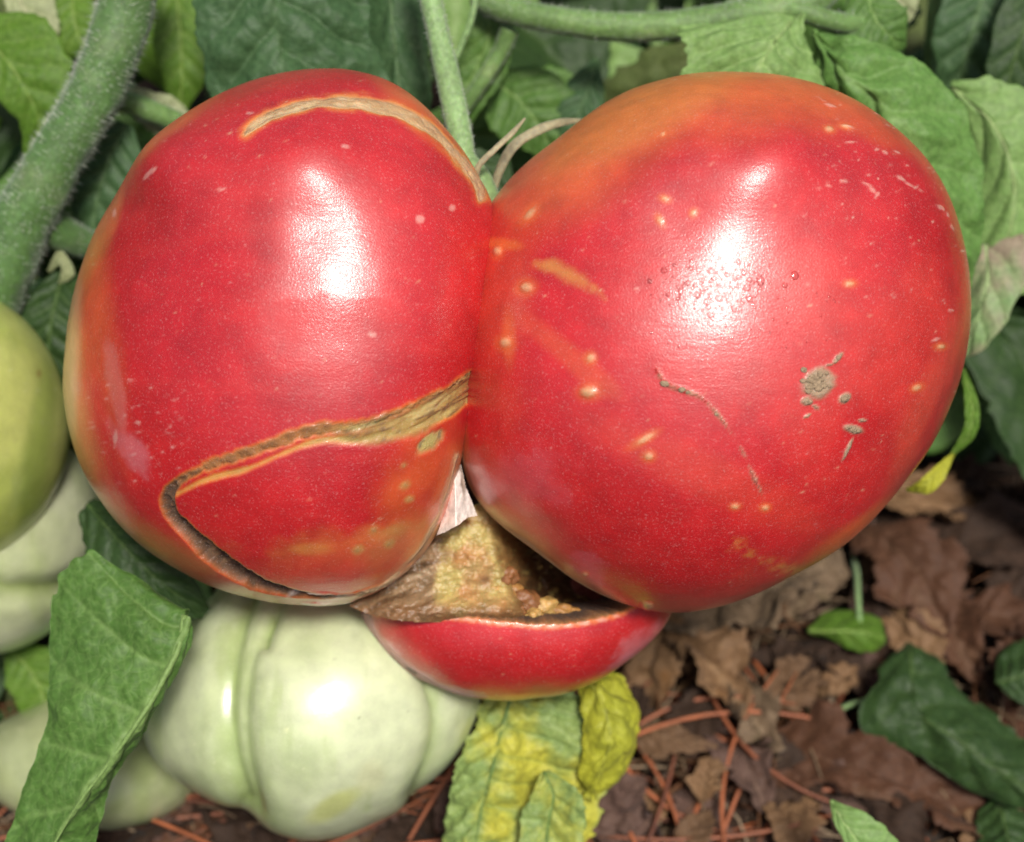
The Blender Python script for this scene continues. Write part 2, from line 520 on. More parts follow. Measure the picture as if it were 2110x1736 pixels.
class Skin:
    """dense closed surface of one swollen lobe"""
    def __init__(s, outline, c, zc, H, Hb, apex=(0, 0), n=420, fit=0.985, full=1.0):
        g, R, E = polar(outline, c)
        k = scl(zc) * fit
        u = np.linspace(-1, 1, n)
        U, V = np.meshgrid(u, u, indexing='ij')
        x = U * np.sqrt(1 - V * V / 2); y = V * np.sqrt(1 - U * U / 2)
        rho = np.clip(np.hypot(x, y), 0, 1); phi = np.arctan2(y, x) % (2 * np.pi)
        th = np.where(rho < 0.88, rho / 0.88 * math.radians(104), math.radians(104) + (rho - 0.88) / 0.12 * math.radians(75.9))
        gg = np.r_[g, 2 * np.pi]
        Rf = np.interp(phi, gg, np.r_[R, R[0]]); Ef = np.interp(phi, gg, np.r_[E, E[0]])
        sn = np.sin(th); cs = np.cos(th)
        r = (Ef + (Rf - Ef) * sn ** 3) * k * sn ** full
        c0 = W(c[0], c[1], zc)
        P = np.stack([c0[0] + r * np.cos(phi) + apex[0] * k * np.where(cs > 0, cs, 0),
                      c0[1] + r * np.sin(phi) + apex[1] * k * np.where(cs > 0, cs, 0),
                      zc + np.where(cs > 0, H, Hb) * cs], -1)
        s.n = n; s.P = P; s.rho = rho; s.th = th; s.phi = phi
        s.refresh()
        s.px, s.py = proj(s.P)
        s.front = (s.N[..., 2] > -0.1) & (th < math.radians(100))
        s.disp = np.zeros(P.shape[:2]); s.dz = np.zeros(P.shape[:2]); s.matte = np.zeros(P.shape[:2])
        s.P0 = P.copy()

    def refresh(s):
        du = np.gradient(s.P, axis=0); dv = np.gradient(s.P, axis=1)
        N = np.cross(du, dv); s.N = N / (np.linalg.norm(N, axis=-1, keepdims=True) + 1e-12)
        # outward
        c = s.P.reshape(-1, 3).mean(0)
        if (np.einsum('ijk,ijk->ij', s.N, s.P - c) > 0).mean() < 0.5: s.N = -s.N

    def base(s, c): s.C = np.ones(s.P.shape) * np.array(c)

    def mix(s, c, m):
        m = np.clip(m, 0, 1) * s.front
        s.C = s.C * (1 - m[..., None]) + np.array(c) * m[..., None]

    def blob(s, x, y, rx, ry, c, k=1.0, rot=0, amp=0.35, sc=0.9, hard=0.5, seed=1):
        a = math.radians(rot); dx = s.px - x; dy = s.py - y
        u = (dx * math.cos(a) + dy * math.sin(a)) / rx; v = (-dx * math.sin(a) + dy * math.cos(a)) / ry
        d = np.hypot(u, v) + amp * fbm(s.P0, sc, seed, 4)
        m = sst(1 + hard, 1 - hard, d) * k
        s.mix(c, m)
        return m * s.front

    def bake(s):
        s.P = s.P0 + s.N * s.disp[..., None]
        s.P[..., 2] += s.dz

    def at(s, x, y):
        d = np.where(s.front, (s.px - x) ** 2 + (s.py - y) ** 2, 1e12)
        i = np.unravel_index(np.argmin(d), d.shape)
        return s.P[i], s.N[i]

    def make(s, name, mat, parent=None, origin=None):
        F = grid_faces(s.n, s.n)
        # orientation
        a = s.P.reshape(-1, 3)
        f = F[len(F) // 2 + s.n // 2]
        fn = np.cross(a[f[1]] - a[f[0]], a[f[2]] - a[f[0]])
        if np.dot(fn, s.N.reshape(-1, 3)[f[0]]) < 0: F = F[:, ::-1]
        return obj(name, a, F, mat, parent, origin, colors=s.C.reshape(-1, 3), attrs={'matte': s.matte.reshape(-1)})


RED = (0.54, 0.014, 0.017); DEEP = (0.43, 0.007, 0.011); PINK = (0.58, 0.05, 0.06)
ORG = (0.68, 0.15, 0.03); YEL = (0.62, 0.30, 0.06); CORK = (0.50, 0.34, 0.17); CREAM = (0.66, 0.50, 0.30)
BRN = (0.20, 0.085, 0.025); DBR = (0.06, 0.026, 0.010); YG = (0.42, 0.34, 0.10)


def skin_base(s, seed):
    s.base(RED)
    n = fbm(s.P0, 0.45, seed, 4)
    s.C = s.C * 1.0
    m = np.clip(0.5 + n, 0, 1)[..., None]
    s.C = np.array(DEEP) * (1 - m) + np.array(RED) * m
    st = fbm(s.P0 * np.array([0.6, 3.0, 1.0]), 1.2, seed + 5, 4)
    m = np.clip(st * 0.8, 0, 0.5)[..., None]
    s.C = s.C * (1 - m) + np.array((0.54, 0.022, 0.02)) * m


def flecks(s, n, seed, c=(0.66, 0.42, 0.26), box=None, rmin=1.3, rmax=2.6):
    r_ = np.random.default_rng(seed)
    x0, y0, x1, y1 = box or (s.px[s.front].min(), s.py[s.front].min(), s.px[s.front].max(), s.py[s.front].max())
    for _ in range(n):
        x = r_.uniform(x0, x1); y = r_.uniform(y0, y1); r = r_.uniform(rmin, rmax) * 0.75; a = r_.uniform(-0.5, 0.2)
        w_ = np.abs(s.px - x) < 25
        m = w_ & (np.abs(s.py - y) < 25) & s.front
        if not m.any(): continue
        dx = s.px[m] - x; dy = s.py[m] - y
        u = (dx * math.cos(a) + dy * math.sin(a)) / (r * r_.uniform(1, 2.6)); v = (-dx * math.sin(a) + dy * math.cos(a)) / r
        k = np.exp(-(u * u + v * v)) * r_.uniform(0.1, 0.75) ** 1.3
        s.C[m] = s.C[m] * (1 - k[:, None]) + np.array(c) * k[:, None]
    

# ---- outlines read off the fruit
OL = [(690,140),(600,148),(500,175),(420,215),(350,265),(290,325),(240,395),(200,460),(170,540),(140,640),(127,740),(130,830),(150,920),(180,1000),(225,1070),(280,1130),(350,1180),(430,1220),(520,1240),(620,1252),(700,1250),(775,1228),(850,1170),(905,1095),(935,1000),(945,930),(963,800),(992,700),(1012,600),(1017,500),(1010,430),(990,385),(950,320),(900,260),(850,205),(780,160)]
OR_ = [(1500,152),(1400,160),(1300,190),(1220,235),(1150,290),(1080,345),(1030,400),(995,460),(965,560),(945,680),(938,800),(938,900),(950,980),(980,1040),(1030,1090),(1090,1130),(1150,1180),(1230,1228),(1330,1262),(1400,1268),(1480,1255),(1560,1225),(1650,1180),(1730,1140),(1800,1080),(1860,1010),(1920,930),(1960,850),(1990,750),(2002,650),(1998,560),(1975,460),(1940,380),(1890,310),(1820,245),(1740,195),(1640,162)]
OB = [(735,1265),(790,1345),(890,1408),(1000,1440),(1100,1437),(1200,1415),(1290,1362),(1360,1305),(1392,1262),(1380,1180),(1300,1110),(1150,1060),(1000,1050),(860,1080),(770,1150),(735,1210)]

tomato = thing('red_tomato', 'big ripe red tomato of fused lobes with brown cracks and dirt specks', 'tomato', W(985, 390, -0.5))

# ================= left lobe
A = Skin(OL, (575, 700), 0.0, 4.1, 3.6, apex=(115, 5), n=500, full=0.94)
skin_base(A, 11)
# yellow shoulders
A.blob(138, 760, 42, 300, ORG, 0.65, 3, seed=3, hard=0.95, amp=0.5); A.blob(140, 800, 22, 200, CREAM, 0.45, 4, seed=4)
A.blob(205, 620, 22, 240, ORG, 0.35, -8, seed=5, hard=1.0, amp=0.8, sc=1.4); A.blob(330, 300, 120, 22, ORG, 0.5, -42, seed=6)
A.blob(215, 470, 18, 90, YEL, 0.3, 22, seed=7); A.blob(225, 1075, 16, 130, ORG, 0.4, -38, seed=8)
A.blob(880, 250, 110, 30, ORG, 0.5, 42, seed=9)
A.blob(870, 985, 75, 110, ORG, 0.5, 20, seed=10, amp=1.0, hard=1.0, sc=1.6); A.blob(740, 1110, 150, 26, YEL, 0.35, -10, seed=12, amp=1.2, sc=2.6, hard=1.0)
A.blob(800, 1120, 60, 30, YG, 0.4, -20, seed=13, amp=0.9, sc=2); A.blob(640, 1130, 40, 12, YEL, 0.4, 0, amp=0.7, seed=14)
A.blob(720, 1150, 200, 30, (0.62, 0.07, 0.03), 0.5, -12, seed=15)
A.blob(270, 930, 18, 60, (0.6, 0.2, 0.22), 0.45, -38, amp=0.9, sc=2.5, seed=16)
A.blob(235, 790, 12, 90, (0.6, 0.22, 0.2), 0.3, -8, amp=0.9, sc=2.5, seed=17)
fn = fbm(A.P0, 3.2, 40, 4); ff = fbm(A.P0, 9.0, 44, 3)
# scar near the stem
SA_ = smooth_line([(512,284),(545,255),(600,232),(670,216),(750,214),(830,234),(900,280),(950,330),(984,372),(994,410)])
d, tt, sd_ = pdist(A.px, A.py, SA_)
wd = np.interp(tt, [0, 0.08, 0.3, 0.5, 0.7, 0.85, 1], [5, 11, 12, 16, 10, 10, 9]) + fn * 7
A.mix(ORG, sst(wd + 15, wd + 1, d) * np.clip(0.5 + fn, 0.2, 0.8))
A.mix(YEL, sst(wd + 5, wd - 1, d) * 0.55)
A.mix(CORK, sst(wd + 1, wd - 5, d))
A.mix(CREAM, sst(0.0, 0.5, ff + 0.15) * sst(wd, wd - 8, d) * 0.8)
fs = np.clip(2.4 * fbm(np.stack([tt * 16, d * sd_ * 0.22, 0 * tt], -1), 1.0, 210, 3), -1, 1)
A.mix((0.28, 0.15, 0.06), sst(-0.2, 0.7, fs + ff) * sst(wd, wd - 6, d) * 0.8)
A.mix((0.44, 0.26, 0.11), sst(0.2, 0.5, tt) * sst(wd, wd - 6, d) * 0.6)
A.matte = np.maximum(A.matte, sst(wd + 2, wd - 5, d) * A.front)
A.disp += A.front * (-0.035 * sst(wd + 3, wd - 8, d) + 0.03 * ff * sst(wd, wd - 6, d) + 0.012 * fs * sst(wd, wd - 6, d))
# long tear across the lobe
SB = smooth_line([(1010,752),(966,776),(930,800),(880,822),(820,850),(740,876),(650,886),(590,905),(520,930),(455,950),(400,975),(358,1000),(342,1028),(350,1062),(378,1095),(418,1130),(458,1162),(505,1190),(560,1210),(640,1224),(720,1222),(790,1204)], 160)
d, tt, sd_ = pdist(A.px, A.py, SB)
jag = (3.5 * np.abs(np.sin(tt * 120 + fn * 3)) + 3 * np.abs(np.sin(tt * 47)) * (tt > 0.2)) * (tt < 0.5) + fn * 5
core = np.interp(tt, [0, 0.12, 0.25, 0.33, 0.47, 0.52, 0.56, 0.62, 0.70, 0.78, 0.84, 0.92, 1], [2, 3, 5, 8, 4, 6, 12, 15, 20, 18, 9, 5, 3]) + jag + 3 * ff
dark = np.interp(tt, [0, 0.3, 0.5, 0.56, 0.62, 0.8, 0.86, 1], [0.15, 0.3, 0.25, 0.6, 1, 1, 0.7, 0.4])
A.mix(ORG, sst(core + np.where(tt > 0.52, 5, 8), core, d) * np.where(tt > 0.52, 0.6, 0.9))
A.mix((0.36, 0.13, 0.025), sst(core + 3, core - 3, d))
A.mix(BRN, sst(core, core - 8, d) * np.clip(0.45 + ff + dark * 0.5, 0, 1))
A.mix(DBR, sst(core + 1, core - 4, d) * sst(0.25, 0.8, dark + 0.25 * fn) * 0.95)
A.mix((0.22, 0.11, 0.045), sst(0.0, 0.4, ff) * sst(core - 2, core - 9, d) * (tt > 0.5) * 0.8)
A.matte = np.maximum(A.matte, sst(core + 3, core - 6, d) * A.front)
dep = np.interp(tt, [0, 0.3, 0.5, 0.58, 0.66, 0.8, 0.88, 1], [0.01, 0.03, 0.03, 0.10, 0.24, 0.22, 0.08, 0.02])
A.disp += A.front * (-dep * sst(core + 1, core - 7, d) + 0.09 * ff * sst(core, core - 6, d))
# the piece below the tear sits a little lower
inner = (sd_ < 0) & (d < 260)
# second pale strand under it
SC2 = smooth_line([(362,1020),(430,988),(510,966),(590,932),(660,908),(750,905),(830,888),(900,860),(948,825),(1010,780)], 80)
d2, t2, s2 = pdist(A.px, A.py, SC2)
w2 = np.interp(t2, [0, 0.1, 0.3, 0.5, 0.7, 0.85, 1], [2, 4, 2.5, 5, 8, 17, 22]) + fn * 4
A.mix(ORG, sst(w2 + 7, w2, d2) * 0.8)
A.mix(YEL, sst(w2 + 3, w2 - 3, d2) * 0.85)
strand = np.clip(2.2 * fbm(np.stack([t2 * 14, d2 * s2 * 0.16, 0 * t2], -1), 1.0, 209, 3), -1, 1)
gr = np.interp(t2, [0, 0.4, 0.55, 1], [0, 0.2, 1, 1])
A.mix(YG, sst(w2 + 1, w2 - 4, d2) * gr * 0.9)
A.mix((0.26, 0.18, 0.05), sst(w2, w2 - 4, d2) * gr * sst(0.1, 0.9, strand) * 0.8)
A.mix((0.62, 0.55, 0.25), sst(w2, w2 - 4, d2) * gr * sst(0.2, 0.9, -strand) * 0.7)
A.matte = np.maximum(A.matte, 0.6 * sst(w2 + 1, w2 - 5, d2) * A.front)
A.disp += A.front * (-0.02 * sst(w2 + 4, w2 - 4, d2) + 0.012 * strand * sst(w2, w2 - 5, d2))
sbi = SB[(SB[:, 0] > 600) & (SB[:, 1] < 1000)]; o_ = np.argsort(sbi[:, 0]); ya = np.interp(A.px, sbi[o_, 0], sbi[o_, 1])
sci = SC2[SC2[:, 0] > 600]; o_ = np.argsort(sci[:, 0]); yb = np.interp(A.px, sci[o_, 0], sci[o_, 1])
vv = (A.py - ya) / np.maximum(yb - ya + 6, 6)
msk = sst(-0.12, 0.1, vv + 0.15 * fn) * sst(1.35, 1.0, vv + 0.25 * fn) * sst(620, 800, A.px + 60 * fn) * A.front * (A.py < 960)
s1 = fbm(np.stack([A.px * 0.012, vv * 4.5 + A.px * 0.004, 0 * vv], -1), 1.0, 207, 4); s2_ = fbm(np.stack([A.px * 0.03, vv * 9, 0 * vv], -1), 1.0, 208, 3)
A.mix((0.33, 0.21, 0.05), msk * 0.95); A.mix((0.34, 0.13, 0.03), msk * sst(0.0, 0.35, s1 - 0.3 * (vv - 0.5)) * 0.9)
A.mix((0.12, 0.06, 0.02), msk * sst(0.15, 0.45, s2_ - 0.2 * (vv - 0.5)) * 0.8); A.mix((0.50, 0.42, 0.16), msk * sst(0.15, 0.5, -s1) * 0.6)
A.disp += msk * (0.035 * s1 + 0.03 * s2_ - 0.03); A.matte = np.maximum(A.matte, msk * 0.6)
# small scabs and dots
m = A.blob(888, 913, 34, 15, YG, 1.0, -42, amp=0.5, sc=3, hard=0.3, seed=20); A.disp -= 0.04 * m
A.mix((0.22, 0.16, 0.07), m * sst(0, 0.4, ff)); A.matte = np.maximum(A.matte, m)
for x, y, r in [(770,1090,8),(800,1120,7),(835,1000,7),(845,1030,5),(832,960,6),(735,1130,6),(840,1175,5)]:
    m = A.blob(x, y, r * 1.5, r * 1.1, YG, 0.55, -20, hard=0.9, amp=0.9, sc=4, seed=x); A.disp += 0.015 * A.blob(x, y, r * .7, r * .6, (0.36, 0.2, 0.08), 0.6, seed=x)
# torn skin along the underside
for pts, ww in [([(560,1232),(640,1220),(720,1222),(800,1196),(850,1160)], 7), ([(600,1240),(690,1243),(760,1232)], 6)]:
    d3, t3, _ = pdist(A.px, A.py, smooth_line(pts))
    w3 = 0.6 * ww * np.sin(np.clip(t3, 0.02, 0.98) * np.pi) + fn * 6
    A.mix((0.62, 0.48, 0.40), sst(w3 + 2, w3 - 3, d3) * np.clip(0.5 + 1.5 * ff, 0, 0.9)); A.disp += A.front * 0.03 * sst(w3 + 2, w3 - 3, d3)
# brown cork close to the junction
d4, t4, _ = pdist(A.px, A.py, smooth_line([(945,940),(925,1010),(900,1080),(860,1140),(800,1195),(740,1225)]))
w4 = 7 + fn * 8
A.mix(ORG, sst(w4 + 30, w4, d4) * 0.6); A.mix(CORK, sst(w4 + 4, w4 - 8, d4) * 0.9)
A.matte = np.maximum(A.matte, sst(w4, w4 - 8, d4) * A.front)
# scratches
for x, y, L_, r_, an in [(330,372,22,4,-28),(280,335,8,3,0),(768,690,10,6,10),(236,440,6,14,10),(460,395,10,3,-10),(935,428,9,9,0),(866,452,9,9,0),(713,312,10,5,0),(520,240,10,3,0),(235,905,5,18,0),(282,872,9,6,0)]:
    A.blob(x, y, L_ * 0.8, r_ * 0.8, (0.68, 0.36, 0.30), 0.55, an, amp=0.9, sc=4, hard=0.4, seed=x)
flecks(A, 150, 5); flecks(A, 60, 6, (0.6, 0.2, 0.18)); flecks(A, 60, 8, (0.7, 0.4, 0.35), (180, 780, 380, 1000), 1.5, 4)
# unevenness of the flesh; bulges and dents shaped to carry highlights higher
def shoulder(S, x, y, rx, ry, a):
    S.dz += a * np.exp(-(((S.px - x) / rx) ** 2 + ((S.py - y) / ry) ** 2)) * S.front * sst(0.0, 0.6, S.N[..., 2])


def swell(S, x, y, r, a):
    S.disp += a * np.exp(-(((S.px - x) ** 2 + (S.py - y) ** 2) / r ** 2)) * S.front * sst(0.1, 0.6, S.N[..., 2])


m_ = sst(-3, 3, A.py - 612 - 9 * fn - 14 * np.exp(-((A.px - 665) / 26) ** 2) * -1 - 0.05 * np.abs(A.px - 700)) * sst(190, 100, np.abs(A.px - 700)) * sst(760, 650, A.py)
A.matte = np.maximum(A.matte, 0.4 * m_ * A.front)
A.matte = np.maximum(A.matte, 0.24 * sst(520, 430, A.py + 25 * fn) * A.front)
shoulder(A, 540, 325, 300, 120, 0.36)
swell(A, 650, 295, 85, 0.11); swell(A, 660, 470, 60, -0.035); swell(A, 350, 350, 80, 0.22); swell(A, 500, 420, 60, -0.04)
A.disp += 0.10 * fbm(A.P0, 0.33, 3, 2) + 0.012 * fbm(A.P0, 1.5, 9, 2)
A.bake()
lobeA = A.make('left_fruit_lobe', M_red, tomato); lobeA.name = 'fruit_lobe'

# ================= right lobe
B = Skin(OR_, (1480, 700), -0.2, 4.5, 3.8, apex=(-70, -20), n=520, full=0.94)
skin_base(B, 23)
fn = fbm(B.P0, 3.2, 140, 4); ff = fbm(B.P0, 9.0, 144, 3)
B.blob(1420, 180, 330, 90, ORG, 0.85, -2, seed=31, hard=0.9); B.blob(1240, 290, 200, 80, ORG, 0.85, -38, seed=32, hard=0.9)
B.blob(1330, 240, 190, 60, (0.62, 0.22, 0.04), 0.5, -25, seed=33)
B.blob(1720, 230, 150, 30, ORG, 0.35, 28, seed=34); B.blob(1760, 1100, 190, 22, ORG, 0.6, -36, seed=35)
B.blob(1040, 620, 60, 150, (0.62, 0.08, 0.03), 0.45, 10, seed=36); B.blob(1050, 700, 16, 60, ORG, 0.5, 0, seed=37)
B.blob(1040, 505, 36, 12, ORG, 0.8, 5, amp=0.6, sc=2, seed=38)
B.blob(1180, 740, 120, 24, (0.62, 0.10, 0.03), 0.45, 40, seed=39, amp=0.6)
B.blob(1450, 980, 260, 45, (0.60, 0.06, 0.03), 0.4, 25, seed=41)
B.blob(1900, 850, 30, 170, (0.62, 0.09, 0.04), 0.5, 20, seed=42, amp=0.6)
B.blob(1780, 720, 200, 200, (0.62, 0.06, 0.04), 0.4, 0, seed=43, amp=0.8)
B.blob(1085, 985, 70, 60, (0.60, 0.10, 0.12), 0.4, 10, amp=0.9, sc=2.2, seed=44)
B.blob(1205, 1190, 36, 34, (0.62, 0.12, 0.16), 0.45, 0, amp=1.0, sc=4, seed=45)
# yellow streak
d, tt, _ = pdist(B.px, B.py, smooth_line([(1110,548),(1150,556),(1190,575),(1222,590),(1250,618)]))
wd = np.interp(tt, [0, 0.25, 0.6, 1], [4, 13, 9, 1]) + fn * 14 + ff * 6
B.mix(YEL, sst(wd + 12, wd - 12, d) * 0.6)
# lower scar
d, tt, _ = pdist(B.px, B.py, smooth_line([(1495,1110),(1530,1135),(1570,1158),(1640,1175)]))
B.mix(YEL, sst(20 + fn * 26, -6, d) * np.clip(0.35 + ff + fn, 0, 0.6))
# cork rim of the junction
d4, t4, _ = pdist(B.px, B.py, smooth_line([(940,880),(948,970),(978,1038),(1030,1088),(1090,1128),(1150,1178),(1230,1226),(1320,1262)]))
w4 = np.interp(t4, [0, 0.2, 0.5, 1], [8, 10, 7, 3]) + fn * 4
B.mix((0.55, 0.16, 0.05), sst(w4 + 18, w4, d4) * 0.8); B.mix(CORK, sst(w4 + 3, w4 - 5, d4) * 0.9)
B.blob(978, 990, 22, 60, (0.62, 0.3, 0.26), 0.5, -12, seed=52)
B.matte = np.maximum(B.matte, sst(w4 + 2, w4 - 5, d4) * B.front)
# pimples
for x, y, rx, ry, an, h in [(1097,446,17,8,-45,0.02),(1088,594,13,10,0,0.06),(1030,520,9,9,0,0.05),(1042,706,12,10,0,0.04),(1212,808,17,11,0,0.07),(1217,738,8,8,0,0.03),(1365,408,9,5,20,0.02),(1357,452,10,5,60,0.02),(1425,437,6,6,0,0.02),(1362,288,4,4,0,0.02),(1940,715,9,5,0,0.02),(1330,905,22,6,-30,0.02),(1337,942,9,7,0,0.03),(1515,1045,8,5,0,0.03),(1578,1048,7,5,0,0.03),(1333,1250,14,8,10,0.05),(1205,1186,5,4,0,0.02),(1750,585,9,5,0,0.02),(1700,275,9,6,0,0.02),(1735,268,10,4,10,0.02),(1892,800,10,6,-20,0.01)]:
    B.blob(x, y, rx * 1.6, ry * 1.7, ORG, 0.6, an, hard=0.7, seed=x, amp=0.4, sc=2)
    m = B.blob(x, y, rx * 0.8, ry * 0.8, (0.64, 0.40, 0.2), 0.75, an, hard=0.6, seed=x + 1, amp=0.3, sc=3)
    B.disp += h * m
    if h >= 0.04:
        B.mix((0.4, 0.22, 0.12), 0.5 * np.exp(-((B.px - x) ** 2 + (B.py - y) ** 2) / 12))
# scratches on the right shoulder
for x, y, L_, r_, an in [(1690,213,14,4,30),(1705,225,12,3,20),(1740,268,14,3,15),(1745,300,16,3,-5),(1790,395,10,4,40),(1800,408,9,4,-50),(1780,385,14,3,20),(1850,372,10,3,25),(1870,385,16,3,28),(1890,395,12,3,28),(1935,430,10,4,30),(1950,445,6,4,60),(1960,470,9,4,60),(1800,240,8,3,20),(1820,265,8,3,30),(1840,320,10,3,25),(1815,320,7,3,30),(1730,380,8,3,0),(1700,390,7,3,0),(1960,640,6,3,0),(1310,595,6,5,0),(1930,700,10,3,-20)]:
    m = B.blob(x, y, L_ * 0.8, r_ * 0.75, (0.72, 0.42, 0.34), 0.5, an, amp=1.2, sc=6, hard=0.5, seed=x)
    B.disp += 0.015 * m
# mud stains on the skin
MUD = (0.32, 0.23, 0.14)
d, tt, _ = pdist(B.px, B.py, smooth_line([(1352,762),(1372,790),(1410,806),(1445,820),(1478,852),(1505,890),(1530,930),(1548,970),(1562,1000),(1575,1030)], 90))
wd = np.interp(tt, [0, 0.2, 0.3, 0.9, 1], [6, 7, 3, 2.5, 0]) + fn * 8
B.mix(MUD, sst(wd + 4, wd - 3, d) * np.clip(0.72 + 1.2 * ff + 0.6 * fn, 0, 0.85)); B.disp += 0.006 * sst(wd + 3, wd - 2, d) * B.front
B.matte = np.maximum(B.matte, sst(wd + 2, wd - 2, d) * B.front)
for x, y, rx, ry, an in [(1685,790,36,26,-10),(1741,822,13,9,-30),(1760,885,22,9,15),(1748,930,4,26,25),(1665,828,12,8,10),(1682,840,8,4,30),(1728,738,14,5,-50),(1710,752,8,3,0),(1664,858,9,3,-20),(1780,868,10,4,0)]:
    m = B.blob(x, y, rx, ry, MUD, 0.95, an, hard=0.25, amp=0.55, sc=3.5, seed=x)
    B.matte = np.maximum(B.matte, m); B.disp += m * (0.012 + 0.02 * ff)
flecks(B, 190, 15); flecks(B, 90, 16, (0.6, 0.2, 0.18)); flecks(B, 90, 17, (0.72, 0.5, 0.4), (1650, 200, 1990, 640), 1.2, 3)
B.matte = np.maximum(B.matte, 0.22 * sst(500, 410, B.py + 25 * fn) * B.front)
shoulder(B, 1500, 320, 330, 140, 0.50)  # bulges and dents added here too, to spread the highlight upwards
swell(B, 1430, 235, 90, 0.14); swell(B, 1590, 330, 85, 0.17); swell(B, 1400, 420, 80, -0.08); swell(B, 1180, 420, 80, 0.08)
B.disp += 0.11 * fbm(B.P0, 0.33, 63, 2) + 0.012 * fbm(B.P0, 1.5, 69, 2)
B.bake()
lobeB = B.make('fruit_lobe', M_red, tomato)

# ================= lower lobe
Cc = Skin(OB, (1063, 1245), -1.5, 2.2, 2.4, n=330)
skin_base(Cc, 37)
fn = fbm(Cc.P0, 3.2, 240, 4); ff = fbm(Cc.P0, 9.0, 244, 3)
LIP = smooth_line([(700,1262),(800,1264),(870,1266),(950,1270),(1030,1280),(1100,1286),(1170,1285),(1240,1272),(1290,1256),(1340,1220)], 90)
ly = np.interp(Cc.px, LIP[:, 0], LIP[:, 1]) + 3 * np.abs(np.sin(Cc.px * 0.16 + fn * 3)) + fn * 3
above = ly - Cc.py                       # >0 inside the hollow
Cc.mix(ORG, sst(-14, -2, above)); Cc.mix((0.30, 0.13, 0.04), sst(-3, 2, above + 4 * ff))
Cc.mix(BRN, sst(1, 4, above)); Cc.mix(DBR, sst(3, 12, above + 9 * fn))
Cc.disp -= Cc.front * (1.7 * sst(0, 34, above)) * sst(1390, 1290, Cc.px)
Cc.matte = np.maximum(Cc.matte, sst(-2, 8, above) * Cc.front)
# grey torn margin at its left edge
d, tt, _ = pdist(Cc.px, Cc.py, smooth_line([(735,1262),(765,1320),(810,1362),(870,1400),(940,1428),(1000,1440)]))
wd = np.interp(tt, [0, 0.3, 0.7, 1], [26, 20, 11, 4]) + fn * 8
Cc.mix((0.50, 0.34, 0.27), sst(wd + 6, wd - 6, d) * 0.9)
Cc.mix((0.16, 0.12, 0.08), sst(wd - 4, wd - 10, d) * sst(0.15, 0.3, fn) * 0.8)
Cc.matte = np.maximum(Cc.matte, sst(wd + 2, wd - 6, d) * Cc.front)
Cc.blob(1110, 1436, 150, 7, ORG, 0.8, -3, seed=61); Cc.blob(1320, 1325, 50, 22, (0.62, 0.22, 0.24), 0.5, -40, amp=0.9, sc=3, seed=62)
Cc.blob(1290, 1360, 40, 10, (0.6, 0.2, 0.24), 0.4, -35, amp=0.9, sc=3, seed=63)
flecks(Cc, 60, 25); flecks(Cc, 30, 26, (0.1, 0.03, 0.02))
for k_ in range(26):
    x = 840 + k_ * 17 + 6 * math.sin(k_ * 3.1)
    Cc.blob(x, np.interp(x, LIP[:, 0], LIP[:, 1]) + 6, 8, 3.5, (0.70, 0.36, 0.26), 0.6, 0, amp=0.5, sc=5, seed=k_)
Cc.disp += 0.02 * fbm(Cc.P0, 1.2, 9, 2)
Cc.bake()
lobeC = Cc.make('fruit_lobe', M_red, tomato)

# ================= torn core in the junction
def sheet(name, box, step, zf, cf, mat, parent, label=None, matte=0.8):
    x0, y0, x1, y1 = box
    xs = np.arange(x0, x1 + 1e-6, step); ys = np.arange(y0, y1 + 1e-6, step)
    X, Y = np.meshgrid(xs, ys, indexing='ij')
    Q = np.stack([X * 0.00872, Y * 0.00872, 0 * X], -1)
    Z, keep = zf(X, Y, Q)
    C = cf(X, Y, Q, Z)
    s = scl(Z)
    V = np.stack([(X - 1055) * s, (868 - Y) * s, Z], -1).reshape(-1, 3)
    F = grid_faces(len(xs), len(ys))[:, ::-1]
    kf = keep.reshape(-1)
    F = F[kf[F].all(1)]
    used = np.unique(F); remap = -np.ones(len(V), int); remap[used] = np.arange(len(used))
    o = obj(name, V[used], remap[F], mat, parent, colors=C.reshape(-1, 3)[used], attrs={'matte': np.full(len(used), matte)})
    if label: o['label'] = label
    return o


CORE = [(905,1050),(1000,1030),(1335,1220),(1335,1300),(1000,1294),(960,1286),(870,1284),(810,1278),(755,1266),(715,1252),(745,1236),(800,1200),(860,1140)]


def inside(X, Y, poly):
    c = np.zeros(X.shape, bool); j = len(poly) - 1
    for i in range(len(poly)):
        xi, yi = poly[i]; xj, yj = poly[j]
        c ^= ((yi > Y) != (yj > Y)) & (X < (xj - xi) * (Y - yi) / (yj - yi + 1e-9) + xi); j = i
    return c


def core_z(X, Y, Q):
    n1 = fbm(Q, 2.2, 70, 4); n2 = fbm(Q, 9, 71, 3)
    # broad plug that falls away to the right into a dark hollow
    z = 0.22 + 0.42 * sst(1205, 1262, Y) - 1.2 * sst(1020, 1110, X - (Y - 1150) * 0.25) - 0.9 * sst(1070, 1230, X) 
    z += 0.22 * np.exp(-((X - 955) / 60) ** 2 - ((Y - 1150) / 70) ** 2)
    z -= 0.25 * sst(1262, 1285, Y) * sst(820, 900, X)
    z -= 0.45 * sst(840, 720, X)
    z += 0.12 * n1 + 0.05 * n2 + 0.03 * fbm(Q * np.array([1, 3, 1]), 8, 76, 3)
    z += 0.05 * fbm(np.stack([X * 0.006 - Y * 0.004, (Y + 0.45 * X) * 0.045, 0 * X], -1), 1, 77, 4) * sst(930, 870, X)
    return z, inside(X + 5 * n1, Y + 5 * n1, CORE)


